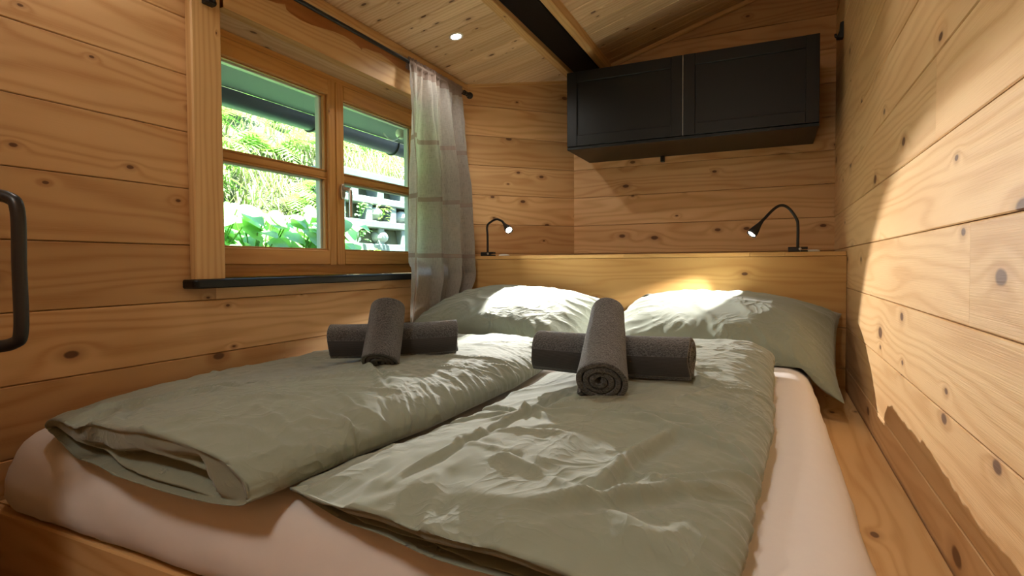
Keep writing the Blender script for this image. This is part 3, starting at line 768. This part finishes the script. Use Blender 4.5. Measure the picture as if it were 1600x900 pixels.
# ------------------------------------------------------------------ pillows
def pillow(name, Wd, Hd, ht, hb_, N, place, seed, post=None):
    """two square sheets sewn at the rim; the filling pushes them out while the cloth keeps its length"""
    g = np.linspace(-1, 1, N+1); X, Y = np.meshgrid(g, g, indexing='ij')
    rim = (np.abs(X) == 1) | (np.abs(Y) == 1)
    idt = np.arange((N+1)**2).reshape(N+1, N+1); idb = idt.copy(); k = (N+1)**2
    for i in range(N+1):
        for j in range(N+1):
            if not rim[i, j]: idb[i, j] = k; k += 1
    P = np.zeros((k, 3)); H0 = np.zeros(k); sd = np.zeros(k)
    shape = (1-np.abs(X)**2.6)**.62*(1-np.abs(Y)**2.6)**.62
    for idd, s in ((idb, -1), (idt, 1)):
        f = idd.ravel(); P[f, 0] = X.ravel()*Wd/2; P[f, 1] = Y.ravel()*Hd/2
        H0[f] = np.where(rim.ravel(), 0, (shape*(ht if s > 0 else -hb_)).ravel())
    rs = np.random.RandomState(seed); P[:, 2] = H0*.2+rs.normal(0, .002, k)
    E = []
    for idd in (idt, idb):
        for a, b in ((idd[:-1, :], idd[1:, :]), (idd[:, :-1], idd[:, 1:]), (idd[:-1, :-1], idd[1:, 1:]), (idd[1:, :-1], idd[:-1, 1:])):
            E.append(np.stack([a.ravel(), b.ravel()], 1))
    E = np.unique(np.sort(np.concatenate(E), 1), axis=0); rest = np.linalg.norm((P[E[:, 0]]-P[E[:, 1]])[:, :2], axis=1)*1.012
    deg = np.bincount(E.ravel(), minlength=k).astype(float)
    for it in range(130):
        P[:, 2] += (H0-P[:, 2])*(.16 if it < 90 else .05)
        for _ in range(7):
            d = P[E[:, 1]]-P[E[:, 0]]; l = np.linalg.norm(d, axis=1)+1e-9; cst = (l-rest)/l
            cst = np.where(cst > 0, cst, cst*.6)
            dv = d*(cst*.5)[:, None]
            for ax in range(3):
                P[:, ax] += 1.5*(np.bincount(E[:, 0], dv[:, ax], k)-np.bincount(E[:, 1], dv[:, ax], k))/deg
    # small creases that run in from the seams
    r = np.maximum(np.abs(P[:, 0])/(Wd/2), np.abs(P[:, 1])/(Hd/2)); ang = np.arctan2(P[:, 1], P[:, 0])
    w = .011*(ridge(ang*5.5+.6*gn(P[:, 0]*6, P[:, 1]*6, 2), r*1.2, seed, 3)-.2)*np.clip((r-.40)/.45, 0, 1)*np.clip((1.0-r)/.12, 0, 1)+.004*gn(P[:, 0]*7, P[:, 1]*7, seed+3)+.006*(ridge(P[:, 0]*6, P[:, 1]*5+P[:, 0]*3, seed+5, 4)-.15)
    P[:, 2] += w*np.sign(H0)
    F = []
    for idd, fl in ((idt, False), (idb, True)):
        for i in range(N):
            for j in range(N):
                f = [idd[i, j], idd[i+1, j], idd[i+1, j+1], idd[i, j+1]]; F.append([int(q) for q in (f[::-1] if fl else f)])
    Q = np.array([tuple(place @ Vector(p)) for p in P])
    if post is not None: Q = post(Q)
    return Q.tolist(), F

def eul(loc, rx, ry, rz): return Matrix.Translation(loc) @ Matrix.Rotation(rz, 4, 'Z') @ Matrix.Rotation(ry, 4, 'Y') @ Matrix.Rotation(rx, 4, 'X')
def settle(Q):
    # rest on the mattress; beyond its right edge the corner hangs down
    base = np.where(Q[:, 0] < MX1-.03, ZM+.002, np.maximum(ZP+.07, ZM-1.2*(Q[:, 0]-MX1+.03)))
    drop = np.clip(Q[:, 0]-.06, 0, 1)*np.clip((2.62-Q[:, 1])/.3, 0, 1); Q[:, 2] -= .9*drop**1.25
    Q[:, 2] = np.where(Q[:, 2] < base, base+(Q[:, 2]-base)*.04, Q[:, 2]); Q[:, 1] = np.minimum(Q[:, 1], HB-.004)
    Q[:, 0] = np.maximum(Q[:, 0], XL+.006); return Q
V, F = pillow('pillow', .94, .66, .158, .075, 76, eul((-1.14, 2.43, ZM+.078), math.radians(13), math.radians(2), math.radians(-4)), 5, settle)
tag(smooth_obj('pillow', V, F, M_GREEN, subs=1, loc=(-1.14, 2.42, ZM)), 'plump sage green pillow beside the curtain, against the headboard', 'pillow')
V, F = pillow('pillow', .90, .64, .138, .070, 76, eul((-.195, 2.44, ZM+.080), math.radians(15), math.radians(2), math.radians(-4)), 9, settle)
tag(smooth_obj('pillow', V, F, M_GREEN, subs=1, loc=(-.18, 2.42, ZM)), 'sage green pillow under the right reading lamp, its corner hanging off the mattress', 'pillow')

# ------------------------------------------------------------------ rolled towels
def towel(axis_a, axis_b, r_out, turns, seed, label, group, taper=0.0, start=-math.pi/2, flat=0.0):
    A, B = Vector(axis_a), Vector(axis_b); ax = (B-A).normalized(); L = (B-A).length
    up = Vector((0, 0, 1)); e1 = (up-ax*up.dot(ax)).normalized(); e2 = ax.cross(e1)
    nT, nL = int(turns*30), 26; pitch = (r_out-.012)/turns; th_ = pitch*.84
    rg = np.random.RandomState(seed)
    ph = np.linspace(0, turns*2*np.pi, nT)
    rad = .012+pitch*ph/(2*np.pi); slen = np.concatenate([[0], np.cumsum(np.diff(ph)*(rad[1:]+rad[:-1])/2)])
    V = []; UV = []
    l = np.linspace(0, 1, nL)
    l = np.concatenate([[0, .006], l[1:-1], [.994, 1]]); nL = len(l)
    for side in (1, 0):
        for i in range(nT):
            off = .006*gn(ph[i]*.8, 3.0, seed)+(.010 if rad[i] > r_out-pitch*1.02 else 0)*gn(ph[i]*.5, 1.0, seed+1)
            for k in range(nL):
                edge = 1.0-.25*(k in (0, nL-1))
                r = rad[i]-(th_/2)*(1-edge) if side else rad[i]-th_+(th_/2)*(1-edge)
                r *= 1+.035*gn(np.array(ph[i]*.7), np.array(l[k]*3), seed+2)
                r *= 1-taper*l[k]
                a = start+(ph[i]-ph[-1]); z_ = math.cos(a)*r*(1-flat); y_ = math.sin(a)*r*(1+flat*.6)
                sag = .004*math.sin(l[k]*math.pi)
                p = A+ax*(l[k]*L+off*(2*l[k]-1))+e1*(z_-sag)+e2*y_
                V.append(p); UV.append((l[k]*L, slen[i]-slen[-1]))
    F = []; o = nT*nL
    for i in range(nT-1):
        for k in range(nL-1):
            q = [i*nL+k, (i+1)*nL+k, (i+1)*nL+k+1, i*nL+k+1]
            F.append(q[::-1]); F.append([o+j for j in q])
        for k in (0, nL-1):
            q = [i*nL+k, (i+1)*nL+k, o+(i+1)*nL+k, o+i*nL+k]; F.append(q if k == 0 else q[::-1])
    for i in (0, nT-1):
        for k in range(nL-1):
            q = [i*nL+k, i*nL+k+1, o+i*nL+k+1, o+i*nL+k]; F.append(q if i == 0 else q[::-1])
    mb = MB(); mb.mesh(V, F, UV, (0, 0), True); ob = mb.build('rolled_towel', M_TOWEL, loc=(A+B)*.5); s = ob.modifiers.new('smooth', 'SUBSURF'); s.levels = 1; s.render_levels = 1
    return tag(ob, label, 'towel', group)
G = 'rolled charcoal towels on the duvets'
zr = top_z(PR, -.35, 1.32)
towel((-.545, 1.325, zr+.053), (-.160, 1.310, zr+.057), .055, 3.6, 3, 'charcoal towel roll lying crosswise on the right duvet', G, start=2.5)
towel((-.322, 1.118, zr+.026), (-.365, 1.325, zr+.160), .064, 3.6, 5, 'charcoal towel roll leaning upright, its spiral end towards us, on the right duvet', G, taper=.28, start=-2.2)
zl = top_z(PL, -1.02, 1.36)
towel((-1.185, 1.262, zl+.046), (-.872, 1.462, zl+.052), .057, 3.6, 8, 'charcoal towel roll lying crosswise on the window-side duvet', G, start=2.5)
towel((-.948, 1.185, zl+.010), (-.998, 1.288, zl+.152), .059, 3.6, 9, 'charcoal towel roll standing upright beside the window wall, on the window-side duvet', G, taper=.05, start=-2.2)

# ------------------------------------------------------------------ wall cabinet
cb = empty('wall_cabinet', (-.407, D-.2, 1.66), 'long matte black wall cabinet with two framed doors above the headboard', 'cabinet')
CX0, CX1, CF, CZ0, CZ1 = -1.006, .190, 2.863, 1.668, 2.080
m = MB(); m.box((CX0+.003, CF+.021, CZ0+.016), (CX1-.003, D-.001, CZ1), 'x', .002); m.build('body', M_BLACK, cb)
m = MB(); m.box((CX0, CF+.004, CZ0), (CX1, D-.001, CZ0+.0155), 'x', .002); m.build('bottom_panel', M_BLACK, cb)
for a, b_ in ((CX0, -.4045), (-.4005, CX1)):
    m = MB(); z0, z1, fwid = CZ0+.018, CZ1, .056
    m.box((a, CF, z0), (a+fwid, CF+.020, z1), 'z', .0018); m.box((b_-fwid, CF, z0), (b_, CF+.020, z1), 'z', .0018)
    m.box((a+fwid+.0004, CF, z0), (b_-fwid-.0004, CF+.020, z0+fwid), 'x', .0018); m.box((a+fwid+.0004, CF, z1-fwid), (b_-fwid-.0004, CF+.020, z1), 'x', .0018)
    o = m.build('door', M_BLACK, cb)
    m = MB(); m.box((a+fwid-.004, CF+.0085, z0+fwid-.004), (b_-fwid+.004, CF+.017, z1-fwid+.004), 'x', .001); m.build('door_panel', M_BLACK, o)
m = MB(); m.box((-.4043, CF+.0005, CZ0+.019), (-.4028, CF+.019, CZ1-.001), 'z', .0004); m.build('edge_glint', M_WHITE, cb, 'thin pale strip standing in for light on the door edge')  # light caught on the door edge, painted as a pale strip
m = MB(); m.box((-.58, D-.035, CZ0-.032), (-.56, D-.001, CZ0-.001), 'z', .003); m.build('cable_cap', M_BLACKM, cb)

# ------------------------------------------------------------------ reading lamps
def lamp(base, pts, head_pts, axis, label, energy, spread):
    b = Vector(base); rt = empty('clamp_lamp', b, label, 'lamp', 'black gooseneck reading lamps on the headboard')
    m = MB(); m.box((b.x-.034, b.y-.022, b.z), (b.x+.012, b.y+.018, b.z+.022), 'x', .004)
    m.box((b.x+.014, b.y-.018, b.z+.012), (b.x+.042, b.y+.014, b.z+.022), 'x', .003); m.box((b.x+.014, b.y-.018, b.z), (b.x+.042, b.y+.014, b.z+.008), 'x', .003)
    m.build('clamp', M_BLACKM, rt)
    m = MB(); m.lathe((b.x+.012, b.y-.022, b.z+.013), (0, -1, 0), [(0, .004), (.005, .004), (.006, .002), (.006, 0)], 14); m.build('screw', M_STEEL, rt, 'small steel screw')
    P = bez(pts, 10)
    m = MB(); m.tube(P, .0062, 12); m.build('gooseneck', M_BLACKM, rt)
    h = P[-1]; ax = Vector(axis).normalized()
    m = MB()
    tip = Vector(head_pts); dirh = (tip-h).normalized(); Lh = (tip-h).length
    m.lathe(h, dirh, [(.0062, -.012), (.007, 0), (.010, Lh*.25), (.0165, Lh*.55), (.0205, Lh*.8), (.0212, Lh), (.0190, Lh), (.0175, Lh*.93), (.0, Lh*.93)], 24)
    hd = m.build('lamp_head', M_BLACKM, rt)
    m = MB(); m.lathe(h+dirh*(Lh*.94), dirh, [(0, .003), (.012, .0025), (.0165, 0), (0, -.001)], 20); m.build('led', M_LED, hd, 'lit warm white led lens')
    l = light('lamp_light', 'SPOT', tip+dirh*.012, energy, WARM2, aim=dirh if axis is None else ax, spot_size=math.radians(spread), spot_blend=.16, shadow_soft_size=.010)
    return rt
ZL = 1.1008
lamp((-1.440, 2.762, ZL), [(-1.440, 2.76, ZL+.018), (-1.440, 2.76, ZL+.11), (-1.440, 2.758, ZL+.168), (-1.404, 2.744, ZL+.192), (-1.362, 2.722, ZL+.200), (-1.318, 2.694, ZL+.186), (-1.300, 2.681, ZL+.172)], (-1.252, 2.645, ZL+.131), (.644, -.579, -.5), 'black gooseneck clamp lamp by the curtain, its lit head facing the room', E_LAMP_L, 70)
lamp((.100, 2.762, ZL), [(.104, 2.76, ZL+.018), (.104, 2.76, ZL+.11), (.098, 2.758, ZL+.145), (.070, 2.752, ZL+.190), (.040, 2.738, ZL+.206), (.008, 2.715, ZL+.190), (-.040, 2.682, ZL+.135)], (-.082, 2.652, ZL+.076), (-.646, -.288, -.707), 'black gooseneck clamp lamp over the right pillow, its head bent down to the left', E_LAMP_R, 70)
for x_, lb in ((-1.352, 'low white round cap on the ledge beside the curtain-side lamp'), (.163, 'low white round cap on the ledge beside the right lamp')):
    m = MB(); m.lathe((x_, 2.79, ZL), (0, 0, 1), [(0, .011), (.018, .0105), (.027, .008), (.030, .003), (.030, 0), (0, 0)], 26)
    tag(m.build('switch_cap', M_WHITE, loc=(x_, 2.79, ZL)), lb, 'switch')

# ------------------------------------------------------------------ downlights
def downlight(u, v, zf, label, slope, power=1.0, spread=150):
    z = zf(u); nrm = Vector((slope, 0, -1)).normalized(); c = Vector((u, v, z)); rt = empty('downlight', c, label, 'ceiling light', 'recessed ceiling downlights')
    m = MB(); m.lathe(c, nrm, [(.034, -.002), (.034, .003), (.030, .0045), (.024, .003), (.024, -.002)], 28); m.build('trim_ring', M_WHITE, rt)
    m = MB(); m.lathe(c, nrm, [(0, .0022), (.0235, .0020), (.0238, 0), (0, -.001)], 24); m.build('lens', M_DOWN, rt, 'lit round lens')
    light('downlight_light', 'SPOT', c+nrm*.012, E_DOWN*power, WARM, aim=nrm, spot_size=math.radians(spread), spot_blend=.5, shadow_soft_size=.03)
downlight(-1.352, 2.285, ceil_l, 'small lit round downlight in the ceiling over the window end of the bed', .2)
downlight(-1.352, .75, ceil_l, 'small round downlight in the ceiling over the foot of the bed', .2, .5)
downlight(-.25, 1.25, ceil_r, 'small round downlight in the steeper ceiling above the right duvet', .3, 1.5, 96)
# added fill lamp, unseen behind the camera
hl = empty('fill_lamp', (-.45, -.55, 2.30), 'added round white fill lamp on the unseen hall ceiling behind the bed', 'ceiling light')
m = MB(); m.lathe((-.45, -.55, 2.36), (0, 0, -1), [(.16, -.01), (.17, .01), (.16, .035), (.13, .042), (0, .045)], 36); m.build('shade', M_DOWN, hl, 'glowing white shade of the added fill lamp')
light('fill_light', 'AREA', (-.45, -.55, 2.30), E_FILL, (1, .93, .85), aim=(0, .25, -1), shape='DISK', size=.34)

# ------------------------------------------------------------------ curtain and rod
RX, RZ = -1.530, 1.995
rd = empty('curtain_rod', (RX, 2.0, RZ), 'thin black curtain rod with ball ends running above the window', 'curtain rod')
m = MB(); m.tube([(RX, 1.10, RZ), (RX, 1.6, RZ), (RX, 2.2, RZ), (RX, 2.70, RZ)], .0085, 14); m.build('rod', M_BLACKM, rd)
for v in (1.08, 2.715):
    s_ = 1 if v > 2 else -1; m = MB()
    m.lathe((RX, v-.022*s_, RZ), (0, s_, 0), [(.0085, 0), (.012, .002), (.012, .010), (.007, .014), (.008, .018)]+[(.019*math.sin(math.radians(a)), .036-.019*math.cos(math.radians(a))) for a in range(25, 181, 15)], 20)
    m.build('finial', M_BLACKM, rd)
for v in (1.17, 2.672):
    m = MB(); x0 = PV if v < 2 else XL
    m.tube([(x0+.001, v, RZ), (RX-.006, v, RZ)], .006, 10); m.lathe((x0, v, RZ), (1, 0, 0), [(.019, 0), (.019, .003), (.012, .006), (0, .006)], 20)
    m.lathe((RX, v-.007, RZ), (0, 1, 0), [(.0088, 0), (.013, 0), (.013, .014), (.0088, .014)], 18); m.build('bracket', M_BLACKM, rd)

def curtain():
    NA, NZ = 420, 110
    a = np.linspace(0, 1, NA)[None] + np.zeros((NZ, 1)); zt = np.concatenate([np.linspace(0, .06, 14), np.linspace(.06, 1, NZ-13)[1:]])[:, None]+0*a
    z = 2.018-(2.018-.735)*zt
    left = np.interp(z, [.73, .85, 1.1, 1.65, 1.95, 2.02], [2.105, 2.10, 2.10, 2.125, 2.145, 2.150]); right = np.interp(z, [.73, .9, 1.0, 1.3, 1.65, 1.95, 2.02], [2.64, 2.70, 2.735, 2.705, 2.670, 2.640, 2.635])
    # broad folds below, fine gathers at the rod
    ph = a*2*np.pi
    aw = a+.018*np.sin(ph*2+1.0)+.012*gn(a*5, zt*.8, 4)
    f_lo = np.sin(2*np.pi*(3.4*aw**1.25)+1.2); f_mid = np.sin(2*np.pi*(9.3*aw)+1.1+.8*gn(a*3, zt*1.5, 9)); f_hi = np.sin(2*np.pi*24*aw+1.5*gn(a*9, zt*3, 8))
    k = np.clip(zt/.42, 0, 1); kh = np.exp(-(zt/.07)**1.2)
    x = RX+.060*k*np.sign(f_lo)*np.abs(f_lo)**.75+.016*(1-.7*k)*np.clip(zt*12, 0, 1)*f_mid+.007*kh*f_hi+.004*gn(a*16, zt*5, 2)
    v = left+(right-left)*(a+.045*k*np.cos(2*np.pi*(3.4*aw**1.25)+1.2)*np.sin(np.pi*a)**.3)
    # lower right corner tucked back behind the pillow
    tk = np.clip((.97-z)/.22, 0, 1); x = x-.03*tk; v = v-.10*tk**1.5*np.clip((a-.55)/.45, 0, 1)
    x = np.where(z < 1.08, np.maximum(x, -1.540+.05*np.clip((z-1.04)/.04, 0, 1)*-1), x); x = np.maximum(x, XL+.012); x = np.where(z > 1.86, np.maximum(x, PV+.006), x)
    x += .003*ridge(a*30, zt*9, 12)
    nearrod = np.exp(-((z-1.995)/.020)**4); x = np.maximum(x, RX+.0098*nearrod-.2*(1-nearrod))
    # rod pocket: the top rolls over the rod
    V = np.stack([x, v, z], -1).reshape(-1, 3).tolist(); UV = np.stack([a*.62, z], -1).reshape(-1, 2).tolist()
    mb = MB(); mb.mesh(V, grid_faces(NZ, NA, False), UV, (0, 0), True)
    # back layer of the pocket
    nb = 8; V2 = []; UV2 = []
    for i in range(nb):
        t = i/(nb-1)
        zz = 2.018-.055*t
        for j in range(NA): V2.append((min(x[min(i*2, NZ-1), j], RX+.011)*(1-min(1, t*3))+(RX-.0105+.002*math.sin(j*.5))*min(1, t*3), v[min(i*2, NZ-1), j], zz)); UV2.append((.5, 1.99))
    mb.mesh(V2, [f[::-1] for f in grid_faces(nb, NA, False)], UV2, (0, 0), True)
    o = mb.build('curtain', M_CURT, loc=(RX, 2.4, 1.4))
    return tag(o, 'sheer grey linen curtain with woven bands drawn to the end of the window', 'curtain')
curtain()

# hooks on post and right wall
def hook(c, n, label):
    c = Vector(c); n = Vector(n); rt = empty('wall_hook', c, label, 'hook')
    m = MB(); P = []
    for z, d in ((.036, .008), (.033, .014), (.0, .016), (-.016, .022), (-.028, .028), (-.034, .028), (-.036, .022)):
        P.append([c+Vector((0, q, z))+n*(d if abs(q) < .016 else d*.7) for q in (-.017, -.013, .013, .017)]); P[-1] = [c+Vector((0, -.017, z))+n*.0005]+P[-1]+[c+Vector((0, .017, z))+n*.0005]
    V = [p for r_ in P for p in r_]; m.mesh(V, grid_faces(7, 6, False), None, (0, 0), False)
    m.poly(P[0][::-1]); m.poly(P[-1]); m.build('plate', M_BLACKM, rt)
    m = MB(); m.tube(bez([c+n*.024+Vector((0, 0, -.027)), c+n*.030+Vector((0, 0, -.023)), c+n*.031+Vector((0, 0, -.012))], 5), .006, 10); m.build('peg', M_BLACKM, rt)
hook((PV, 1.170, 1.888), (1, 0, 0), 'small black metal hook at the top of the pine window post')
hook((XR, 2.965, 2.112), (-1, 0, 0), 'small black metal hook high on the right wall beside the cabinet')

# ------------------------------------------------------------------ outside: eave, slope, plants, crib wall
ev = empty('eave', (-2.1, 2.5, 1.95), kind='structure')
m = MB()
def slab3(mb, pts, t):
    A = [Vector(p) for p in pts]; B = [p+Vector((0, 0, t)) for p in A]
    mb.poly(A); mb.poly(B[::-1])
    for i in range(len(A)): mb.poly([A[i], B[i], B[(i+1) % len(A)], A[(i+1) % len(A)]])
slab3(m, [(-1.76, -1.4, 2.035), (-1.76, 7, 2.035), (-2.36, 7, 1.905), (-2.36, -1.4, 1.905)], .06); m.build('soffit', M_SOFF, ev)
m = MB(); m.box((-1.86, -1.4, 1.965), (-1.76, 7, 2.03), 'y'); m.build('rafter_plate', M_DARKG, ev)
m = MB()
V = []; nA = 13
for i, v in enumerate(np.linspace(-1.4, 7, 10)):
    for k in range(nA):
        a = math.pi+math.pi*k/(nA-1); V.append((-2.425+.062*math.cos(a), v, 1.905+.072*math.sin(a)))
m.mesh(V, grid_faces(10, nA, False), None, (0, 0), True)
V = [(x-.0 if False else x, v, z) for x, v, z in V]
m.mesh([(-2.425+(x+2.425)*.93, v, 1.905+(z-1.905)*.93) for x, v, z in V], [f[::-1] for f in grid_faces(10, nA, False)], None, (0, 0), True)
m.build('gutter', M_GUT, ev)
for v in (1.0, 2.44, 3.2, 4.2):
    m = MB(); m.tube([(-2.425+.066*math.cos(a), v, 1.905+.076*math.sin(a)) for a in np.linspace(math.pi, 2*math.pi, 14)], .006, 8); m.build('gutter_hook', M_BLACKM, ev)
gl = empty('white_globe', (-2.05, 2.80, 1.86), 'white globe on a curved wire under the eave outside the window', 'lamp')  # plain white ball and wire hung under the eave
m = MB(); m.lathe((-2.05, 2.80, 1.855), (0, 0, 1), [(.034*math.sin(math.radians(a)), -.034*math.cos(math.radians(a))) for a in range(0, 181, 15)], 20); m.build('globe', M_WHITE, gl)
m = MB(); m.tube(bez([(-2.05, 2.80, 1.975), (-2.05, 2.80, 1.89)], 4), .004, 8); m.tube(bez([(-2.05, 2.78, 1.83), (-2.05, 2.73, 1.80), (-2.05, 2.68, 1.80), (-2.05, 2.63, 1.82)], 5), .004, 8); m.build('wire', M_WHITE, gl)

def gz(u, v):
    """hillside height"""
    x = -u
    a = np.interp(x, [2.3, 2.7, 3.0, 3.35, 3.7, 4.5, 6, 9], [.70, .88, 1.02, 1.55, 1.86, 2.45, 3.6, 5.2])
    b = np.interp(x, [2.3, 3.18, 3.19, 3.35, 4.5, 6, 9], [.80, .98, 1.02, 1.86, 2.5, 3.6, 5.2])
    k = np.clip((v-3.3)/.35, 0, 1)
    return a*(1-k)+b*k+.07*gn(np.asarray(u)*2.2, np.asarray(v)*2.2, 31)
nu, nv = 80, 110
U_, V_ = np.meshgrid(-np.concatenate([np.linspace(1.75, 4.6, 60), np.linspace(4.7, 9, 20)]), np.linspace(-2, 11, nv), indexing='ij')
Zg = gz(U_, V_)
m = MB(); m.mesh(np.stack([U_, V_, Zg], -1).reshape(-1, 3).tolist(), grid_faces(nu, nv, False), None, (0, 0), True)
tag(m.build('hillside', M_SOIL), kind='structure')

def leaf_blade(mb, base, tip_dir, up, L, Wd, curl=.25, fold=.18, n=7):
    d = Vector(tip_dir).normalized(); up = Vector(up); sd = d.cross(up).normalized(); up = sd.cross(d)
    V = []
    for i in range(n):
        t = i/(n-1); w = Wd*.5*math.sin(math.pi*min(1, t*.96+.02))**.75*(1-.35*t)*1.25
        c = Vector(base)+d*(L*t)-up*(curl*L*t*t)
        V += [c-sd*w+up*(fold*w), c, c+sd*w+up*(fold*w)]
    mb.mesh(V, grid_faces(n, 3, False), None, (0, 0), True)
rg = random.Random(21)
def leafy_plant(u, v, n, L, label, group, H=.3):
    z = float(gz(u, v)); rt = empty('broadleaf_plant', (u, v, z), label, 'plant', group)
    st = MB(); lf = MB()
    for i in range(n):
        a = rg.uniform(0, 2*math.pi); h = H*rg.uniform(.4, 1.1); r = rg.uniform(.03, .16)
        p = Vector((u+r*math.cos(a), v+r*math.sin(a), z+h))
        st.tube([(u, v, z), (u+r*.4*math.cos(a), v+r*.4*math.sin(a), z+h*.6), p], .004, 5, False)
        d = Vector((math.cos(a)*.5+.35, math.sin(a), rg.uniform(-.75, -.1)))
        leaf_blade(lf, p, d, (rg.uniform(.5, 1.3), rg.uniform(-.3, .3), 1), L*rg.uniform(.7, 1.15), L*rg.uniform(.75, .95), .15)
    st.build('stem', M_FERN, rt); lf.build('leaves', M_LEAF, rt)
GP = 'broad leaved plants at the foot of the slope outside'
for i, (u, v) in enumerate([(-2.80, 2.10), (-2.78, 2.42), (-2.82, 2.72), (-2.80, 3.02), (-2.95, 2.25), (-2.98, 2.58), (-2.96, 2.90), (-2.70, 2.25), (-2.68, 2.60), (-2.70, 2.90), (-2.78, 1.85), (-2.92, 3.15)]):
    leafy_plant(u, v, 17, .155, 'broad leaved green plant low on the slope outside the left pane', GP, .40 if u < -2.9 else .44)
def fern(u, v, n, L, label, group, mat=None, z=None):
    z = float(gz(u, v)) if z is None else z; rt = empty('fern', (u, v, z), label, 'fern', group); mb = MB()
    for i in range(n):
        a = rg.uniform(-1.5, 1.5) if rg.random() < .8 else rg.uniform(0, 6.28); d = Vector((math.cos(a), math.sin(a), 0)); Lf = L*rg.uniform(.7, 1.1); lift = rg.uniform(.55, 1.1)
        side = Vector((-d.y, d.x, 0)); prev = None
        for k in range(1, 15):
            t = k/14; p = Vector((u, v, z))+d*(Lf*t*.9)+Vector((0, 0, Lf*(lift*t-.95*t*t)))
            if prev is not None: tdir = (p-prev).normalized()
            else: tdir = (d+Vector((0, 0, lift))).normalized()
            w = Lf*.26*math.sin(math.pi*min(1, t*.85+.12))**.8
            for s_ in (-1, 1):
                q = p+side*(s_*w)+tdir*(w*.45)-Vector((0, 0, w*.25)); hw = tdir*(Lf*.026)
                mb.poly([p-hw, p+hw, q+hw*.15, q-hw*.15])
            prev = p
        if i == 0: pass
    mb.build('fronds', mat or M_FERN, rt)
GF = 'ferns on the bank outside'
for i in range(26):
    u = -rg.uniform(3.25, 4.9); v = rg.uniform(2.0, 5.6)
    if v > 3.4 and u > -3.5: u -= .4
    fern(u, v, 11, rg.uniform(.32, .55), 'green fern arching out of the sunlit bank outside the window', GF)
fern(-3.02, 3.05, 6, .42, 'pale fern spreading its fronds above the broad leaves, outside the left pane', None)
# grass
mb = MB(); md = MB()
for i in range(4600):
    dry = rg.random() < .45
    u = -rg.uniform(3.0, 5.6) if not dry else -rg.uniform(3.05, 3.8); v = rg.uniform(1.7, 6.2)
    if v > 3.45 and u > -3.34: continue
    z = float(gz(u, v)); L = rg.uniform(.10, .28); a = rg.uniform(-1.2, 1.2); d = Vector((math.cos(a), math.sin(a), 0)); s_ = Vector((-d.y, d.x, 0))*rg.uniform(.003, .007)
    p0 = Vector((u, v, z-.01)); hang = -.5 if dry else .8
    p1 = p0+d*L*.35+Vector((0, 0, L*.55)); p2 = p0+d*L*.85+Vector((0, 0, L*(.25 if dry else .7)+(-.10 if dry else 0)))
    t = md if dry else mb
    t.poly([p0-s_, p0+s_, p1+s_*.8, p1-s_*.8]); t.poly([p1-s_*.8, p1+s_*.8, p2])
tag(mb.build('grass', M_GRASS), 'green grass growing over the sunny bank outside', 'grass', kind='stuff')
tag(md.build('grass', M_DRY), 'dry straw coloured grass hanging on the bank outside', 'grass', kind='stuff')
# concrete crib wall with stones
cw = empty('wall_outside', (-3.2, 4.5, .9), kind='structure')
m = MB(); zrow = [.98, 1.18, 1.385, 1.59, 1.80]; uw = -3.17
for z in zrow: m.box((uw-.13, 3.42, z), (uw, 6.4, z+.065), 'y', .008)
m.build('stretcher', M_CONC, cw)
m = MB()
for r_, z in enumerate(zrow[:-1]):
    v = 3.50+.16*(r_ % 2)
    while v < 6.3:
        m.box((uw-.30, v, z+.065), (uw-.012, v+.085, zrow[r_+1]), 'z', .008); v += .34
m.build('header_block', M_CONC, cw)
m = MB(); m.box((uw-.34, 3.40, .7), (uw-.17, 6.4, 1.86), 'y'); m.build('infill', M_DARKG, cw)
for i, (v, r_, s_) in enumerate([(4.00, 2, .085), (4.06, 1, .085), (3.75, 1, .05), (4.40, 2, .08), (4.45, 1, .085), (4.75, 2, .08), (4.10, 0, .07)]):
    z = zrow[r_]+.065+s_*.75; pv_ = []
    nn_, kk = 14, 9; Vs = []
    for a in range(kk):
        for b_ in range(nn_):
            th1 = math.pi*a/(kk-1); th2 = 2*math.pi*b_/nn_; q = Vector((math.sin(th1)*math.cos(th2), math.sin(th1)*math.sin(th2)*1.15, math.cos(th1)*.75))
            q *= s_*(1+.25*float(gn(q.x*1.5+i*3, q.y*1.5+q.z, 40+i))); Vs.append((uw-.075+q.x, v+q.y, z+q.z))
    m = MB(); m.mesh(Vs, grid_faces(kk, nn_), None, (0, 0), True)
    tag(m.build('boulder', M_STONE, loc=(uw-.075, v, z-s_)), 'rounded pale stone set in a cell of the concrete crib wall outside', 'stone', 'stones in the crib wall')
# herbs growing on the wall
def herb(u, v, z, n, mat, label):
    rt = empty('wall_herb', (u, v, z), label, 'plant'); mb = MB()
    for i in range(n):
        a = rg.uniform(0, 6.28); r = rg.uniform(.01, .09); p = Vector((u+abs(r*math.cos(a)), v+r*math.sin(a), z+rg.uniform(.01, .15)))
        leaf_blade(mb, p, (abs(math.cos(a)), math.sin(a), rg.uniform(-.3, .5)), (0.2, 0, 1), rg.uniform(.03, .055), rg.uniform(.02, .035), n=4)
    st = MB(); 
    for i in range(6): st.tube([(u, v, z), (u+.03, v+rg.uniform(-.06, .06), z+.10)], .002, 4, False)
    st.build('stem', M_FERN, rt); mb.build('leaves', mat, rt)
herb(-3.12, 3.86, 1.04, 70, M_YEL, 'bushy yellow green herb at the foot of the crib wall outside')
herb(-3.10, 3.62, 1.25, 40, M_LEAF, 'small green herb in the left cell of the crib wall outside')
herb(-3.10, 3.66, 1.455, 30, M_LEAF, 'small green weed on the upper left cell of the crib wall outside')
herb(-3.12, 3.95, 1.45, 30, M_YEL, 'short yellow green weed on the middle beam of the crib wall outside')
